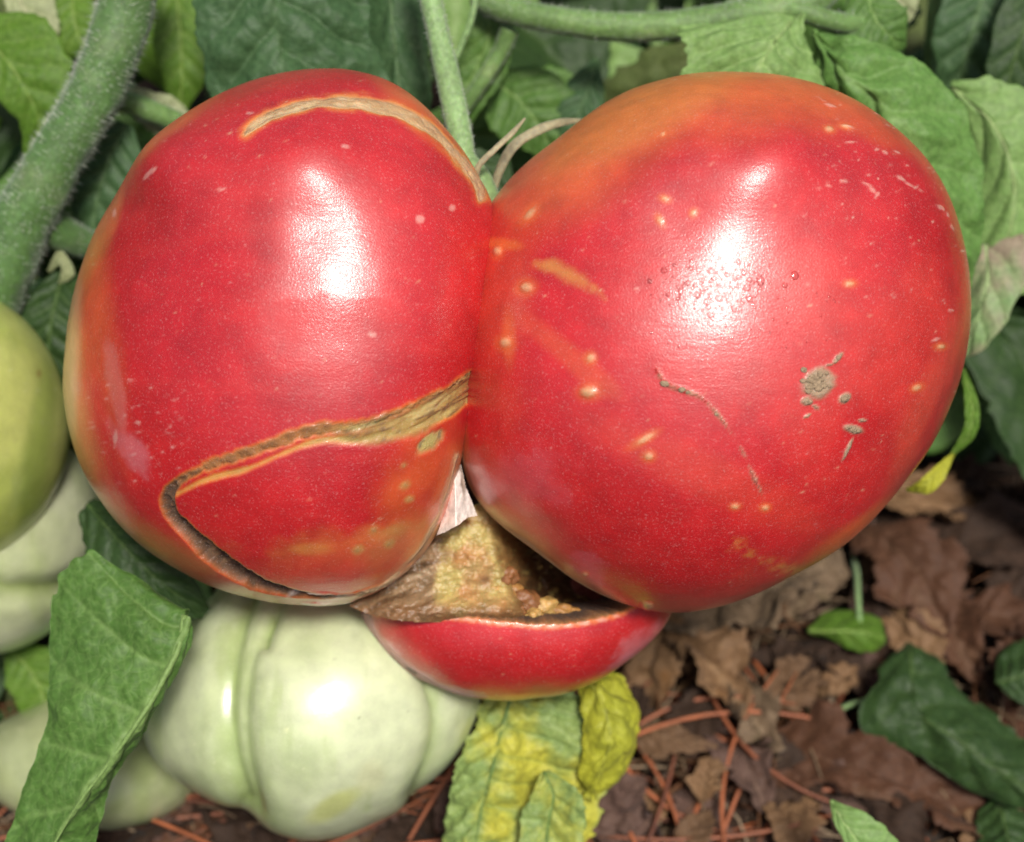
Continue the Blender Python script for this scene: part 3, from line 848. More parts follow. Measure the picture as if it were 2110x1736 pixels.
def core_c(X, Y, Q, Z):
    n1 = fbm(Q, 3, 73, 4); n2 = fbm(Q, 10, 74, 3); n3 = fbm(np.stack([X * 0.010 - Y * 0.004, (Y + 0.45 * X) * 0.075, 0 * X], -1), 1, 75, 4)
    C = np.ones(X.shape + (3,)) * np.array((0.44, 0.28, 0.105))
    def mx(c, m):
        nonlocal C
        m = np.clip(m, 0, 1)[..., None]; C = C * (1 - m) + np.array(c) * m
    mx((0.46, 0.36, 0.12), sst(-0.1, 0.5, n1 + 0.2 * (X < 960)))
    mx((0.42, 0.20, 0.07), sst(0.1, 0.5, -n1) * 0.7)
    # fibrous brown tissue on the left
    fl = sst(930, 895, X + 25 * n1 + (Y - 1180) * 0.1)
    mx((0.26, 0.165, 0.085), fl); mx((0.10, 0.055, 0.025), fl * sst(0.05, 0.35, n3) * 0.8); mx((0.42, 0.30, 0.18), fl * sst(0.1, 0.4, -n3) * 0.7)
    # brown flesh, with the shade of the hollow painted darker
    hollow_m = sst(1020, 1060, X + 30 * n1 - (Y - 1150) * 0.3)
    mx((0.22, 0.11, 0.035), hollow_m * 0.95); mx((0.07, 0.035, 0.015), hollow_m * sst(1045, 1110, X + 30 * n2)); mx((0.4, 0.28, 0.09), hollow_m * sst(0.25, 0.5, n2) * 0.6)
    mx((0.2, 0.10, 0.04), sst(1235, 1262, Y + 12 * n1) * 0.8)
    mx((0.14, 0.06, 0.03), np.exp(-((X - 1000) / 14) ** 2 - ((Y - 1195) / 12) ** 2) * 0.8)
    return C


sheet('torn_core', (690, 1010, 1330, 1300), 2.2, core_z, core_c, M_flesh, tomato, 'beige and brown flesh exposed between the lobes')

# pale membrane
MEM = np.array([(940,925),(952,960),(962,1005),(980,1050),(985,1064),(965,1068),(945,1082),(915,1098),(898,1106),(912,1060),(925,1015),(933,960)], float)
def inside(X, Y, poly):
    c = np.zeros(X.shape, bool); j = len(poly) - 1
    for i in range(len(poly)):
        xi, yi = poly[i]; xj, yj = poly[j]
        c ^= ((yi > Y) != (yj > Y)) & (X < (xj - xi) * (Y - yi) / (yj - yi + 1e-9) + xi); j = i
    return c


def mem_z(X, Y, Q):
    n = fbm(Q, 4, 80, 3)
    z = 1.55 - 0.9 * np.abs(X - (938 + (Y - 1000) * 0.02)) / 60 - 0.5 * sst(1000, 930, Y) + 0.06 * n + 0.25 * sst(1060, 1100, Y)
    return z, inside(X + 3 * n, Y + 3 * n, MEM)


def mem_c(X, Y, Q, Z):
    n = fbm(Q * np.array([3, 0.6, 1]), 5, 81, 3)
    C = np.ones(X.shape + (3,)) * np.array((0.86, 0.78, 0.70))
    m = (np.exp(-((X - (945 + (Y - 960) * 0.15)) / 8) ** 2) * sst(1045, 1000, Y) * sst(-0.25, 0.15, n))[..., None]
    C = C * (1 - m) + np.array((0.2, 0.14, 0.1)) * m
    m = (sst(0.1, 0.5, n) * 0.4)[..., None]
    return C * (1 - m) + np.array((0.5, 0.4, 0.3)) * m


sheet('torn_membrane', (880, 915, 1000, 1115), 1.4, mem_z, mem_c, M_dry, tomato, 'torn white papery skin wedged between the two large lobes')


# ---- lumps along the lip
def ball(P0, rx, ry, rz, seed, col, nu=14, nv=20, amp=0.25, nrm=None):
    th = np.linspace(0.001, np.pi - 0.001, nu); ph = np.linspace(0, 2 * np.pi, nv, endpoint=False)
    T, PH = np.meshgrid(th, ph, indexing='ij')
    D = np.stack([np.sin(T) * np.cos(PH), np.sin(T) * np.sin(PH), np.cos(T)], -1)
    r = 1 + amp * fbm(D, 1.7, seed, 3)
    V = D * r[..., None] * np.array([rx, ry, rz])
    if nrm is not None:
        q = Vector((0, 0, 1)).rotation_difference(Vector(nrm)).to_matrix()
        V = V @ np.array(q).T
    V = V + np.asarray(P0)
    c = np.ones(V.shape) * np.array(col) * (1 + 0.3 * fbm(D, 3, seed + 3, 3))[..., None]
    return V.reshape(-1, 3), grid_faces(nu, nv, True), c.reshape(-1, 3)


for i, (x, y, r, z) in enumerate([(1048,1228,24,-0.2),(1082,1246,26,-0.2),(1118,1258,22,-0.25),(1152,1268,20,-0.3),(1032,1252,22,0.0),(1016,1224,20,0.0),(1180,1272,16,-0.35),(1062,1266,18,0.05),(1098,1276,16,0.0),(1208,1272,14,-0.4),(1046,1192,18,-0.1)]):
    k_ = 0.0087
    V, F, c = ball(W(x, y - 4, z + 0.15), r * k_ * 1.35, r * k_ * 1.05, r * k_, 300 + i, [(0.40, 0.20, 0.06), (0.24, 0.10, 0.035), (0.48, 0.29, 0.09)][i % 3], 18, 26, 0.6)
    obj('flesh_lump', V, F, M_flesh, tomato, colors=c)

# ---- mud crumbs and drops on the right lobe
def crumbs(S, pts, mat, name, base, zr=0.3, amp=0.5):
    for i, (x, y, r) in enumerate(pts):
        P_, N_ = S.at(x, y); k_ = 0.0076
        V, F, c = ball(P_ + N_ * 0.005, r * k_, r * k_ * random.uniform(0.6, 1), r * k_ * zr, 400 + i, base, 9, 12, amp, N_)
        obj(name, V, F, mat, tomato, colors=c)


mpts = [(1668 + random.gauss(16, 14), 790 + random.gauss(0, 10), random.uniform(3, 8)) for _ in range(44)]
mpts += [(1741,822,9),(1747,818,6),(1762,886,9),(1772,890,6),(1750,882,5),(1372,790,9),(1405,806,8),(1415,808,5),(1478,855,4),(1667,828,6),(1728,738,5)]
crumbs(B, mpts, M_mud, 'mud_crumb', MUD)
dv, df, n0 = [], [], 0
r_ = random.Random(3)
cand = []
while len(cand) < 210:
    x = r_.gauss(1480, 50); y = r_.gauss(592, 24) + abs(x - 1480) * 0.05; r = min(8.5, 1.5 + r_.expovariate(0.5))
    if all((x - a) ** 2 + (y - b) ** 2 > (r + c) ** 2 * 0.8 for a, b, c in cand): cand.append((x, y, r))
for _ in range(70):
    cand.append((r_.uniform(1340, 1720), r_.uniform(600, 720), r_.uniform(1.2, 2.8)))
for i, (x, y, r) in enumerate(cand):
    P_, N_ = B.at(x, y); k_ = 0.0076
    V, F, c = ball(P_ , r * k_, r * k_ * r_.uniform(0.8, 1.4), r * k_ * 0.32, i, (1, 1, 1), 9, 14, 0.25, N_)
    dv.append(V); df.append(F + n0); n0 += len(V)
dr = obj('water_droplets', np.vstack(dv), np.vstack(df), M_water, tomato); dr['kind'] = 'stuff'
dr['label'] = 'tiny clear water droplets scattered over the highlight'

# ------------------------------------------------------------------ tubes
def tube_geo(pts, rad, n=60, seg=20, nz=0.0, seed=0, flat=1.0):
    c = crom(pts, n); r = np.interp(np.linspace(0, 1, n), np.linspace(0, 1, len(rad)), rad)
    T = np.gradient(c, axis=0); T /= np.linalg.norm(T, axis=1, keepdims=True) + 1e-12
    up = np.array([0.05, 0.1, 1.0])
    Bn = np.cross(T, up); Bn /= np.linalg.norm(Bn, axis=1, keepdims=True) + 1e-12
    Nn = np.cross(Bn, T)
    a = np.linspace(0, 2 * np.pi, seg, endpoint=False)
    V = c[:, None, :] + r[:, None, None] * (np.cos(a)[None, :, None] * Bn[:, None, :] + flat * np.sin(a)[None, :, None] * Nn[:, None, :])
    D = V - c[:, None, :]
    if nz:
        V = V + D * (nz * fbm(V, 1.8, seed, 4))[..., None]
    V = V.reshape(-1, 3)
    V = np.vstack([V, c[0], c[-1]])
    F = [tuple(f) for f in grid_faces(n, seg, True)]
    k = len(V) - 2
    for j in range(seg):
        F.append((k, j, (j + 1) % seg)); F.append((k + 1, (n - 1) * seg + (j + 1) % seg, (n - 1) * seg + j))
    return V, F, c, r, Bn, Nn


def tube(name, ppts, rad, mat, parent=None, n=60, seg=20, nz=0.06, seed=0, hairs=0, hl=0.12, flat=1.0, conv=True):
    pts = [W(*q) for q in ppts] if conv else ppts
    V, F, c, r, Bn, Nn = tube_geo(pts, rad, n, seg, nz, seed, flat)
    o = obj(name, V, F, mat, parent)
    if hairs:
        r_ = np.random.default_rng(seed)
        hv, hf = [], []
        for i in range(hairs):
            k = r_.integers(1, n - 1); a = r_.uniform(0, 2 * np.pi)
            d = np.cos(a) * Bn[k] + np.sin(a) * Nn[k] * flat
            b = c[k] + d * r[k] * 0.96; 
            tp = b + (d + r_.normal(0, 0.35, 3)) * hl * r_.uniform(0.4, 1.1)
            sd = np.cross(d, r_.normal(0, 1, 3)); sd /= np.linalg.norm(sd) + 1e-9
            sd2 = np.cross(d, sd); w_ = 0.004 + 0.03 * hl
            q = len(hv)
            hv += [b + sd * w_, b - sd * 0.5 * w_ + sd2 * 0.87 * w_, b - sd * 0.5 * w_ - sd2 * 0.87 * w_, tp]
            hf += [(q, q + 1, q + 3), (q + 1, q + 2, q + 3), (q + 2, q, q + 3)]
        h = obj('stem_hairs', np.array(hv), hf, S_hair, o if parent is not None and parent.parent is None else o)
        h['kind'] = 'stuff'
    return o


# ------------------------------------------------------------------ leaves
def leaf_geo(L, M, R, nu=60, nv=31, k=6, quilt=0.06, rib=0.04, serr=0.0, crumple=0.0, seed=0, fold=0.0, vw=0.055, vstr=1.0):
    serr = serr if serr else 0.10
    l = crom(L, nu); m = crom(M, nu); r = crom(R, nu)
    s = np.linspace(-1, 1, nv)
    t = np.linspace(0, 1, nu)
    T, S = np.meshgrid(t, s, indexing='ij')
    a = np.abs(S)
    E = np.where((S < 0)[..., None], l[:, None, :], r[:, None, :])
    if serr:
        sd3 = np.stack([T, 0 * T + 3 * (S > 0), 0 * T + seed * 1.7], -1)
        tooth = serr * (1.1 * vnoise(sd3 * np.array([k * 1.1, 1, 1]), 1, seed) + 0.6 * vnoise(sd3 * np.array([k * 3.7, 1, 1]), 1, seed + 1) + 0.3 * vnoise(sd3 * np.array([k * 9.0, 1, 1]), 1, seed + 2) - 0.3)
        E = m[:, None, :] + (E - m[:, None, :]) * (1 + tooth * a ** 3)[..., None]
    # slightly arched cross-section
    P = m[:, None, :] + (E - m[:, None, :]) * a[..., None]
    du = np.gradient(P, axis=0); dv = np.gradient(P, axis=1)
    N = np.cross(du, dv); N /= np.linalg.norm(N, axis=-1, keepdims=True) + 1e-9
    flip = np.where(N[..., 2:3] < 0, -1, 1) if np.median(N[..., 2]) == 0 else (1 if np.median(N[..., 2]) > 0 else -1)
    N = N * flip
    ph = T * k - a ** 0.85 * 1.25 + 0.12 * vnoise(np.stack([T * 5, S * 3, 0 * T], -1), 1, seed + 3) + np.where(S < 0, 0.0, 0.42)
    fr = np.abs(ph - np.round(ph))
    lat = np.exp(-(fr / vw) ** 2) * (1 - 0.75 * a) * sst(0, 0.06, T) * (a < 1)
    ph2 = T * k * 2.6 + a * 4.2 + np.where(S < 0, 0.3, 0.1); fr2 = np.abs(ph2 - np.round(ph2))
    sec = np.exp(-(fr2 / 0.09) ** 2) * 0.3 * (1 - a)
    mid = np.exp(-(S / (0.045)) ** 2)
    vein = np.clip(np.maximum(np.maximum(mid, lat * 0.8), sec) * vstr, 0, 1)
    h = quilt * (np.sqrt(np.clip(fr * 2, 0, 1)) - 0.4) * (1 - a ** 4) - rib * mid + fold * a
    h = h + 0.5 * quilt * fbm(P, 1.8, seed + 9, 3)
    if crumple:
        h = h + crumple * fbm(P, 0.8, seed + 21, 3) + 0.35 * crumple * fbm(P, 3.0, seed + 25, 3)
    P = P + N * h[..., None]
    F = grid_faces(nu, nv)
    if flip == -1: F = F[:, ::-1]
    return P, F, vein, N


def leaf(parent, L, M, R, mat, name='leaf', label=None, conv=True, rib_part=True, ribw=0.07, th=0.025, **kw):
    if conv:
        L = [W(*q) for q in L]; M = [W(*q) for q in M]; R = [W(*q) for q in R]
    P, F, vein, N = leaf_geo(L, M, R, **kw)
    nu, nv = P.shape[:2]
    # two sides and a rim
    V1 = P.reshape(-1, 3); V2 = (P - N * th).reshape(-1, 3); n = len(V1)
    ring = [(i * nv) for i in range(nu)] + [(nu - 1) * nv + j for j in range(1, nv)] + [i * nv + nv - 1 for i in range(nu - 2, -1, -1)] + [j for j in range(nv - 2, 0, -1)]
    ring = np.array(ring); r2 = np.roll(ring, -1)
    side = np.stack([ring, r2, r2 + n, ring + n], -1)
    FF = np.vstack([F, F[:, ::-1] + n, side])
    o = obj(name, np.vstack([V1, V2]), FF, mat, parent, attrs={'vein': np.r_[vein.reshape(-1), vein.reshape(-1)]})
    if label and parent is not None: o['label'] = label
    if rib_part:
        c = P[:, nv // 2] - N[:, nv // 2] * 0.01
        rad = np.linspace(ribw, ribw * 0.2, 8)
        idx = np.linspace(0, nu - 1, 12).astype(int)
        V, F_, *_ = tube_geo(c[idx] , rad * 0.6, 36, 8)
        obj('midrib', V, F_, mat, o, attrs={'vein': np.ones(len(V)) * 0.9})
    return o


def wleaf(parent, M, wl, wr, mat, zl=0.0, zr=0.0, conv=True, **kw):
    """leaf from midrib points (px,py,z) and half widths in px; zl/zr lift of the edges in cm"""
    Mp = np.array([W(*q) for q in M]) if conv else np.asarray(M, float)
    n = len(Mp)
    wl = np.interp(np.linspace(0, 1, n), np.linspace(0, 1, len(wl)), wl); wr = np.interp(np.linspace(0, 1, n), np.linspace(0, 1, len(wr)), wr)
    zl = np.interp(np.linspace(0, 1, n), np.linspace(0, 1, np.size(zl)), np.atleast_1d(zl)); zr = np.interp(np.linspace(0, 1, n), np.linspace(0, 1, np.size(zr)), np.atleast_1d(zr))
    T = np.gradient(Mp, axis=0); T[:, 2] = 0; T /= np.linalg.norm(T, axis=1, keepdims=True) + 1e-9
    side = np.stack([T[:, 1], -T[:, 0], 0 * T[:, 0]], -1)       # right of travel
    k = np.array([scl(z) for z in Mp[:, 2]]) if conv else np.ones(n)
    R = Mp + side * (wr * k)[:, None]; R[:, 2] += zr
    L = Mp - side * (wl * k)[:, None]; L[:, 2] += zl
    return leaf(parent, L, Mp, R, mat, conv=False, **kw)


LAN = [0.0, 0.62, 0.95, 1.0, 0.85, 0.5, 0.0]     # lanceolate outline


def rleaf(parent, pos, direction, length, width, roll, mat, seed, curl=0.15, conv=False, **kw):
    """free leaf at pos (cm), heading along direction, rolled about its midrib"""
    d = np.asarray(direction, float); d /= np.linalg.norm(d)
    up = np.array([0, 0, 1.0]) if abs(d[2]) < 0.9 else np.array([0, 1.0, 0])
    s = np.cross(d, up); s /= np.linalg.norm(s); nn = np.cross(s, d)
    cr, sr = math.cos(roll), math.sin(roll)
    s2 = s * cr + nn * sr; n2 = -s * sr + nn * cr
    rr = random.Random(seed)
    t = np.linspace(0, 1, 7); sway = rr.uniform(-0.12, 0.12)
    M = np.asarray(pos) + d * (t * length)[:, None] + s2 * (sway * length * np.sin(t * 3))[:, None] - n2 * (curl * length * t ** 2)[:, None]
    w_ = np.array(LAN) * width / 2
    w_[0] = 0.02
    lift = rr.uniform(0.1, 0.5)
    L = M - s2 * (w_)[:, None] + n2 * (w_ * lift)[:, None]; R = M + s2 * (w_ * rr.uniform(0.8, 1.05))[:, None] + n2 * (w_ * lift)[:, None]
    return leaf(parent, L, M, R, mat, conv=False, seed=seed, **kw)


# ================= the tomato plant that fills the upper and left side
plant = thing('tomato_plant', 'leafy green tomato vine with thick hairy stems behind the red tomato', 'tomato plant', ground(150, 900))
# thick stem, upper left
tube('main_stem', [(292,-160,-2.6),(262,0,-2.8),(205,170,-3.0),(110,340,-3.3),(20,520,-3.8),(-60,800,-4.6),(-120,1200,-6.5)], [0.56,0.55,0.54,0.54,0.64,0.5,0.5], S_thick, plant, n=120, seg=36, nz=0.12, seed=4, hairs=6000, hl=0.13)
tube('side_stem', [(60,430,-3.9),(110,470,-4.2),(180,505,-4.9),(260,520,-5.6)], [0.5,0.42,0.33,0.28], S_thick, plant, seed=5, hairs=150)
tube('side_stem', [(240,200,-4.6),(300,225,-4.8),(380,262,-5.2),(450,330,-5.5)], [0.22,0.24,0.22,0.2], S_top, plant, seed=6, hairs=120)
# stalk the fruit hangs from
tube('fruit_stalk', [(868,-120,-1.2),(885,-20,-1.2),(903,70,-1.1),(925,170,-0.9),(944,260,-0.7),(958,340,-0.5),(975,400,-0.6)], [0.22,0.215,0.21,0.225,0.235,0.21,0.16], S_ped, plant, n=100, seg=28, nz=0.08, seed=7, hairs=2600, hl=0.055)
# horizontal stem, upper right
tube('side_stem', [(980,-10,-3.6),(1040,20,-3.5),(1150,42,-3.3),(1280,56,-3.2),(1420,50,-3.1),(1540,30,-3.0),(1660,8,-2.9),(1720,-40,-2.9)], [0.24,0.25,0.27,0.29,0.3,0.32,0.3,0.3], S_top, plant, n=110, seg=28, nz=0.08, seed=8, hairs=2200, hl=0.08)
tube('side_stem', [(1560,28,-3.0),(1640,22,-2.8),(1700,40,-2.8),(1760,50,-3.1),(1790,20,-3.4),(1760,-60,-3.6)], [0.2,0.22,0.2,0.2,0.18,0.16], S_top, plant, seed=9, hairs=200, hl=0.08)
tube('side_stem', [(1050,60,-3.8),(1030,110,-4.0),(985,180,-4.2),(930,260,-4.6)], [0.2,0.17,0.16,0.14], S_top, plant, seed=10, hairs=120, hl=0.08)
tube('side_stem', [(980,-30,-3.0),(976,20,-3.0),(965,60,-3.1),(940,120,-3.3)], [0.07,0.06,0.06,0.05], S_ped, plant, seed=12)

# --- named leaves
wleaf(plant, [(560,-220,-2.6),(560,-60,-2.2),(575,90,-2.2),(600,240,-2.5),(640,380,-3.2)], [120,200,190,210,170], [120,170,170,150,100], LM['blue'], zl=-0.6, zr=-0.2, crumple=0.25, label='large dark blue-green leaf above the left lobe', nu=110, nv=81, k=6, quilt=0.24, serr=0.08, seed=2, vstr=0.3, rib_part=False)
wleaf(plant, [(800,-200,-3.4),(800,-60,-3.2),(812,80,-3.2),(828,220,-3.4),(850,330,-3.8)], [70,85,75,60,20], [70,80,70,50,20], LM['blue'], zl=-0.3, zr=-0.5, label='narrow dark leaf beside the fruit stalk', nu=80, nv=51, k=5, quilt=0.12, seed=3, vstr=0.35)
wleaf(plant, [(985,20,-4.3),(1010,60,-4.2),(985,130,-4.4),(950,210,-4.6),(930,290,-4.9)], [20,50,60,50,10], [10,40,40,30,10], LM['mid'], seed=4, nu=50, nv=41, label='folded green leaflet right of the fruit stalk')
leaf(plant, [(1412,52,-2.2),(1400,90,-2.0),(1398,150,-1.9),(1400,215,-2.2),(1420,300,-2.8)],
     [(1655,24,-2.4),(1610,70,-2.0),(1570,130,-1.7),(1540,200,-1.8),(1530,300,-2.5)],
     [(1665,30,-2.5),(1672,90,-2.3),(1690,150,-2.2),(1705,220,-2.3),(1720,320,-2.8)], LM['pale'], label='pale green leaf rising behind the right lobe', crumple=0.25, nu=90, nv=71, k=5, quilt=0.18, seed=5, vstr=0.6, rib_part=False)
leaf(plant, [(1672,60,-2.5),(1760,72,-2.0),(1870,110,-2.0),(1970,200,-2.1),(2032,330,-2.3),(2028,470,-2.6),(1985,620,-3.2)],
     [(1670,62,-2.5),(1740,150,-1.9),(1830,230,-1.8),(1900,330,-1.9),(1940,440,-2.1),(1960,540,-2.6),(1975,630,-3.2)],
     [(1665,66,-2.6),(1690,190,-2.5),(1760,300,-2.5),(1830,400,-2.6),(1880,500,-2.8),(1920,590,-3.1),(1970,640,-3.4)], LM['bright'], label='broad green leaf curling round the top right lobe', crumple=0.3, nu=110, nv=81, k=6, quilt=0.18, seed=6, vstr=0.35, rib_part=False)
leaf(plant, [(1960,165,-3.6),(2050,160,-3.4),(2130,210,-3.4),(2200,330,-3.6),(2200,480,-3.8),(2150,600,-4.0)],
     [(1960,180,-3.7),(2040,250,-3.4),(2080,330,-3.3),(2090,420,-3.4),(2070,520,-3.6),(2040,620,-3.9)],
     [(1955,190,-3.9),(1990,300,-3.9),(2000,400,-4.0),(1985,500,-4.1),(1975,600,-4.2),(1980,680,-4.3)], LM['pale'], label='pale leaf at the right edge of the vine', nu=80, nv=61, k=5, quilt=0.1, seed=7, vstr=0.4)
leaf(plant, [(2110,480,-3.4),(2125,560,-3.2),(2105,620,-3.2),(2070,680,-3.3),(2030,722,-3.5),(1990,738,-3.8)],
     [(2030,505,-3.8),(2035,560,-3.5),(2025,620,-3.4),(2010,670,-3.5),(1995,710,-3.7),(1980,735,-3.9)],
     [(1960,520,-4.2),(1960,570,-4.1),(1960,620,-4.1),(1960,670,-4.1),(1960,710,-4.1),(1970,735,-4.1)], LM['edge_dry'], label='pale green leaf with a dry brown corner', nu=60, nv=51, k=4, quilt=0.08, seed=8, vstr=0.4)
wleaf(plant, [(1780,-40,-3.2),(1800,30,-3.0),(1830,70,-3.0),(1865,100,-3.3)], [10,60,60,5], [10,70,60,5], LM['mid'], seed=9, label='small rounded leaf at the top edge', vstr=0.3)
wleaf(plant, [(1850,-60,-4.2),(1850,0,-4.2),(1840,50,-4.4),(1838,90,-4.6)], [60,50,30,2], [60,50,25,2], LM['cream'], seed=10, label='withered cream leaf at the top edge')
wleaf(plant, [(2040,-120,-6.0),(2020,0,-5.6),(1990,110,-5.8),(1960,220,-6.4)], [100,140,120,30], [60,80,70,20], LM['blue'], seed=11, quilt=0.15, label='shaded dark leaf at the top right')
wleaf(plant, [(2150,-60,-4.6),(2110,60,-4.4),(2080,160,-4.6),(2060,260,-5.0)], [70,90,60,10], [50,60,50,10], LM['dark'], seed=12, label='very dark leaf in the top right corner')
wleaf(plant, [(-60,60,-3.9),(0,110,-3.7),(50,180,-3.7),(80,260,-4.0),(60,350,-4.5)], [40,110,110,90,10], [40,60,60,40,10], LM['lime'], seed=13, quilt=0.1, label='bright green leaf at the left edge', vstr=0.3)
wleaf(plant, [(10,-60,-5.0),(50,20,-4.8),(70,80,-4.8),(75,130,-5.0)], [40,60,50,5], [20,40,30,5], LM['cream'], seed=14, label='pale leaf in the top left corner')
wleaf(plant, [(160,-40,-5.2),(150,20,-5.0),(165,80,-5.0),(190,130,-5.3)], [10,50,50,5], [10,50,60,5], LM['lime'], seed=15, label='yellow-green leaf behind the thick stem')
wleaf(plant, [(360,-60,-6.2),(370,60,-6.0),(375,150,-6.0),(370,240,-6.4)], [30,60,55,10], [30,60,45,10], LM['lime'], seed=16, label='yellow-green leaf between stem and dark leaf')
wleaf(plant, [(210,175,-5.6),(280,210,-5.3),(350,245,-5.4),(430,290,-5.8)], [6,30,42,5], [6,30,40,5], LM['cream'], seed=17, label='pale leaf fragment beside the thick stem')
wleaf(plant, [(260,255,-4.6),(225,330,-4.6),(200,410,-4.8),(190,500,-5.2)], [20,90,90,20], [20,60,60,20], LM['blue'], seed=18, quilt=0.1, label='grey-green leaf at the shoulder of the left lobe')
wleaf(plant, [(1000,160,-5.6),(1060,200,-5.2),(1110,260,-5.2),(1150,340,-5.6)], [20,90,90,10], [20,80,70,10], LM['mid'], seed=19, quilt=0.12, label='green leaf in the gap between the lobes', vstr=0.4)
wleaf(plant, [(1230,120,-5.4),(1210,190,-5.2),(1180,260,-5.2),(1150,330,-5.6)], [5,36,40,5], [5,50,40,5], LM['blue'], seed=20, quilt=0.1, label='pale-veined leaflet in the gap between the lobes', vstr=0.6)
wleaf(plant, [(1050,330,-4.6),(1020,350,-4.5),(985,400,-4.6),(960,470,-5)], [5,50,50,10], [5,60,50,10], LM['dark'], seed=21, label='dark leaf deep behind the calyx')
# lower left
leaf(plant, [(385,1268,0.1),(190,1126,0.0),(118,1152,-0.1),(98,1310,0.0),(95,1480,0.2),(32,1660,0.3),(-30,1820,0.2)],
     [(392,1272,0.5),(345,1385,0.7),(292,1480,0.8),(228,1570,0.8),(160,1660,0.8),(100,1760,0.7),(50,1850,0.5)],
     [(396,1278,0.5),(374,1360,0.35),(330,1440,0.3),(285,1530,0.2),(240,1600,0.2),(205,1700,0.2),(150,1830,0.2)],
     LM['mid'], label='large pointed leaf hanging in front of the green tomatoes', nu=170, nv=111, k=6, quilt=0.12, rib=-0.02, serr=0.07, crumple=0.22, seed=22, vstr=0.75, ribw=0.10)
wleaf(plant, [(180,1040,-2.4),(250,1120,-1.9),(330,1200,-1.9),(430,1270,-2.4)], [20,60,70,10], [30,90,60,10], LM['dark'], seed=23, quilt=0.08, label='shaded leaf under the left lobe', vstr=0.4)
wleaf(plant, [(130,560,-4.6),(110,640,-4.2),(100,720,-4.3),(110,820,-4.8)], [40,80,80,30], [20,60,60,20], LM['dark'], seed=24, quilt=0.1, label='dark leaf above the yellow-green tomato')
wleaf(plant, [(20,1340,-6.4),(60,1380,-6.2),(90,1440,-6.2),(90,1520,-6.4)], [20,60,60,10], [20,60,60,10], LM['lime'], seed=25, label='green leaf between the two pale tomatoes')
wleaf(plant, [(100,560,-4.5),(122,530,-4.3),(140,560,-4.3),(120,590,-4.5)], [4,16,14,3], [4,16,14,3], LM['cream'], seed=26, rib_part=False, label='withered cream leaf tip')
# yellowing leaf at the bottom
leaf(plant, [(1010,1405,-3.3),(975,1500,-3.0),(945,1600,-2.9),(915,1700,-2.9),(890,1820,-3.0)],
     [(1060,1400,-3.0),(1035,1500,-2.6),(1010,1600,-2.5),(985,1700,-2.5),(965,1820,-2.6)],
     [(1180,1400,-3.4),(1215,1480,-3.1),(1225,1570,-3.2),(1225,1660,-3.2),(1240,1820,-3.3)], LM['sick'], label='yellowing leaf with brown blotches under the red tomato', nu=130, nv=101, k=7, quilt=0.16, crumple=0.55, serr=0.12, seed=27, vstr=0.6)
leaf(plant, [(1140,1380,-3.2),(1180,1420,-2.7),(1195,1480,-2.5),(1200,1540,-2.5),(1190,1600,-2.6),(1205,1650,-2.8)],
     [(1180,1370,-3.0),(1225,1410,-2.4),(1250,1470,-2.2),(1255,1530,-2.2),(1240,1590,-2.4),(1212,1652,-2.7)],
     [(1230,1370,-3.4),(1290,1400,-3.1),(1325,1470,-3.0),(1310,1530,-3.0),(1280,1600,-3.0),(1220,1655,-2.9)], LM['yellow'], label='bright yellow curled leaf end under the red tomato', nu=90, nv=71, k=5, quilt=0.1, crumple=0.4, serr=0.12, seed=28, vstr=0.3)
wleaf(plant, [(1120,1590,-2.2),(1140,1640,-2.0),(1130,1700,-2.0),(1120,1800,-2.2)], [10,60,70,60], [10,50,60,50], LM['sick'], seed=31, crumple=0.5, label='curled yellow-green flap of the yellowing leaf', nu=60, nv=51)
# curled scrap at the right of the fruit
wleaf(plant, [(1985,760,-3.2),(2003,830,-3.0),(1998,890,-3.0),(1960,940,-3.2)], [4,14,16,4], [4,16,14,4], LM['lime'], seed=29, label='small curled leaf right of the right lobe')
wleaf(plant, [(1965,935,-3.2),(1935,970,-3.0),(1905,1000,-3.0),(1868,1010,-3.4)], [3,18,22,4], [3,12,14,4], LM['yellow'], seed=30, label='small yellow leaf scrap right of the right lobe')
# --- leaves filling the depth behind, top half
rb = random.Random(21)
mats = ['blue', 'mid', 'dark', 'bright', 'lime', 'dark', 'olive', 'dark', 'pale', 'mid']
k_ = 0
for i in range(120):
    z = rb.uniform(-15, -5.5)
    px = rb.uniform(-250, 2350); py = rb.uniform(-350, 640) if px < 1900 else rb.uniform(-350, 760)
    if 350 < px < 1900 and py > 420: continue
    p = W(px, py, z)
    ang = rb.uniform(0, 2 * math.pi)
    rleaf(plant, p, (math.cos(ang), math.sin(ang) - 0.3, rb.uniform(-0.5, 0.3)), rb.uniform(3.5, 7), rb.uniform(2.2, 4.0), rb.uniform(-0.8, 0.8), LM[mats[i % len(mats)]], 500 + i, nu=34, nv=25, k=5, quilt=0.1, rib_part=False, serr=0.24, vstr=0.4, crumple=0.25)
for i in range(10):
    z = rb.uniform(-12, -6); px = rb.uniform(-100, 2200)
    tube('side_stem', [(px, -300, z), (px + rb.uniform(-100, 100), 100, z - 1), (px + rb.uniform(-200, 200), 500, z - 2)], [0.2, 0.17, 0.14], S_top, plant, n=30, seg=10, seed=40 + i)
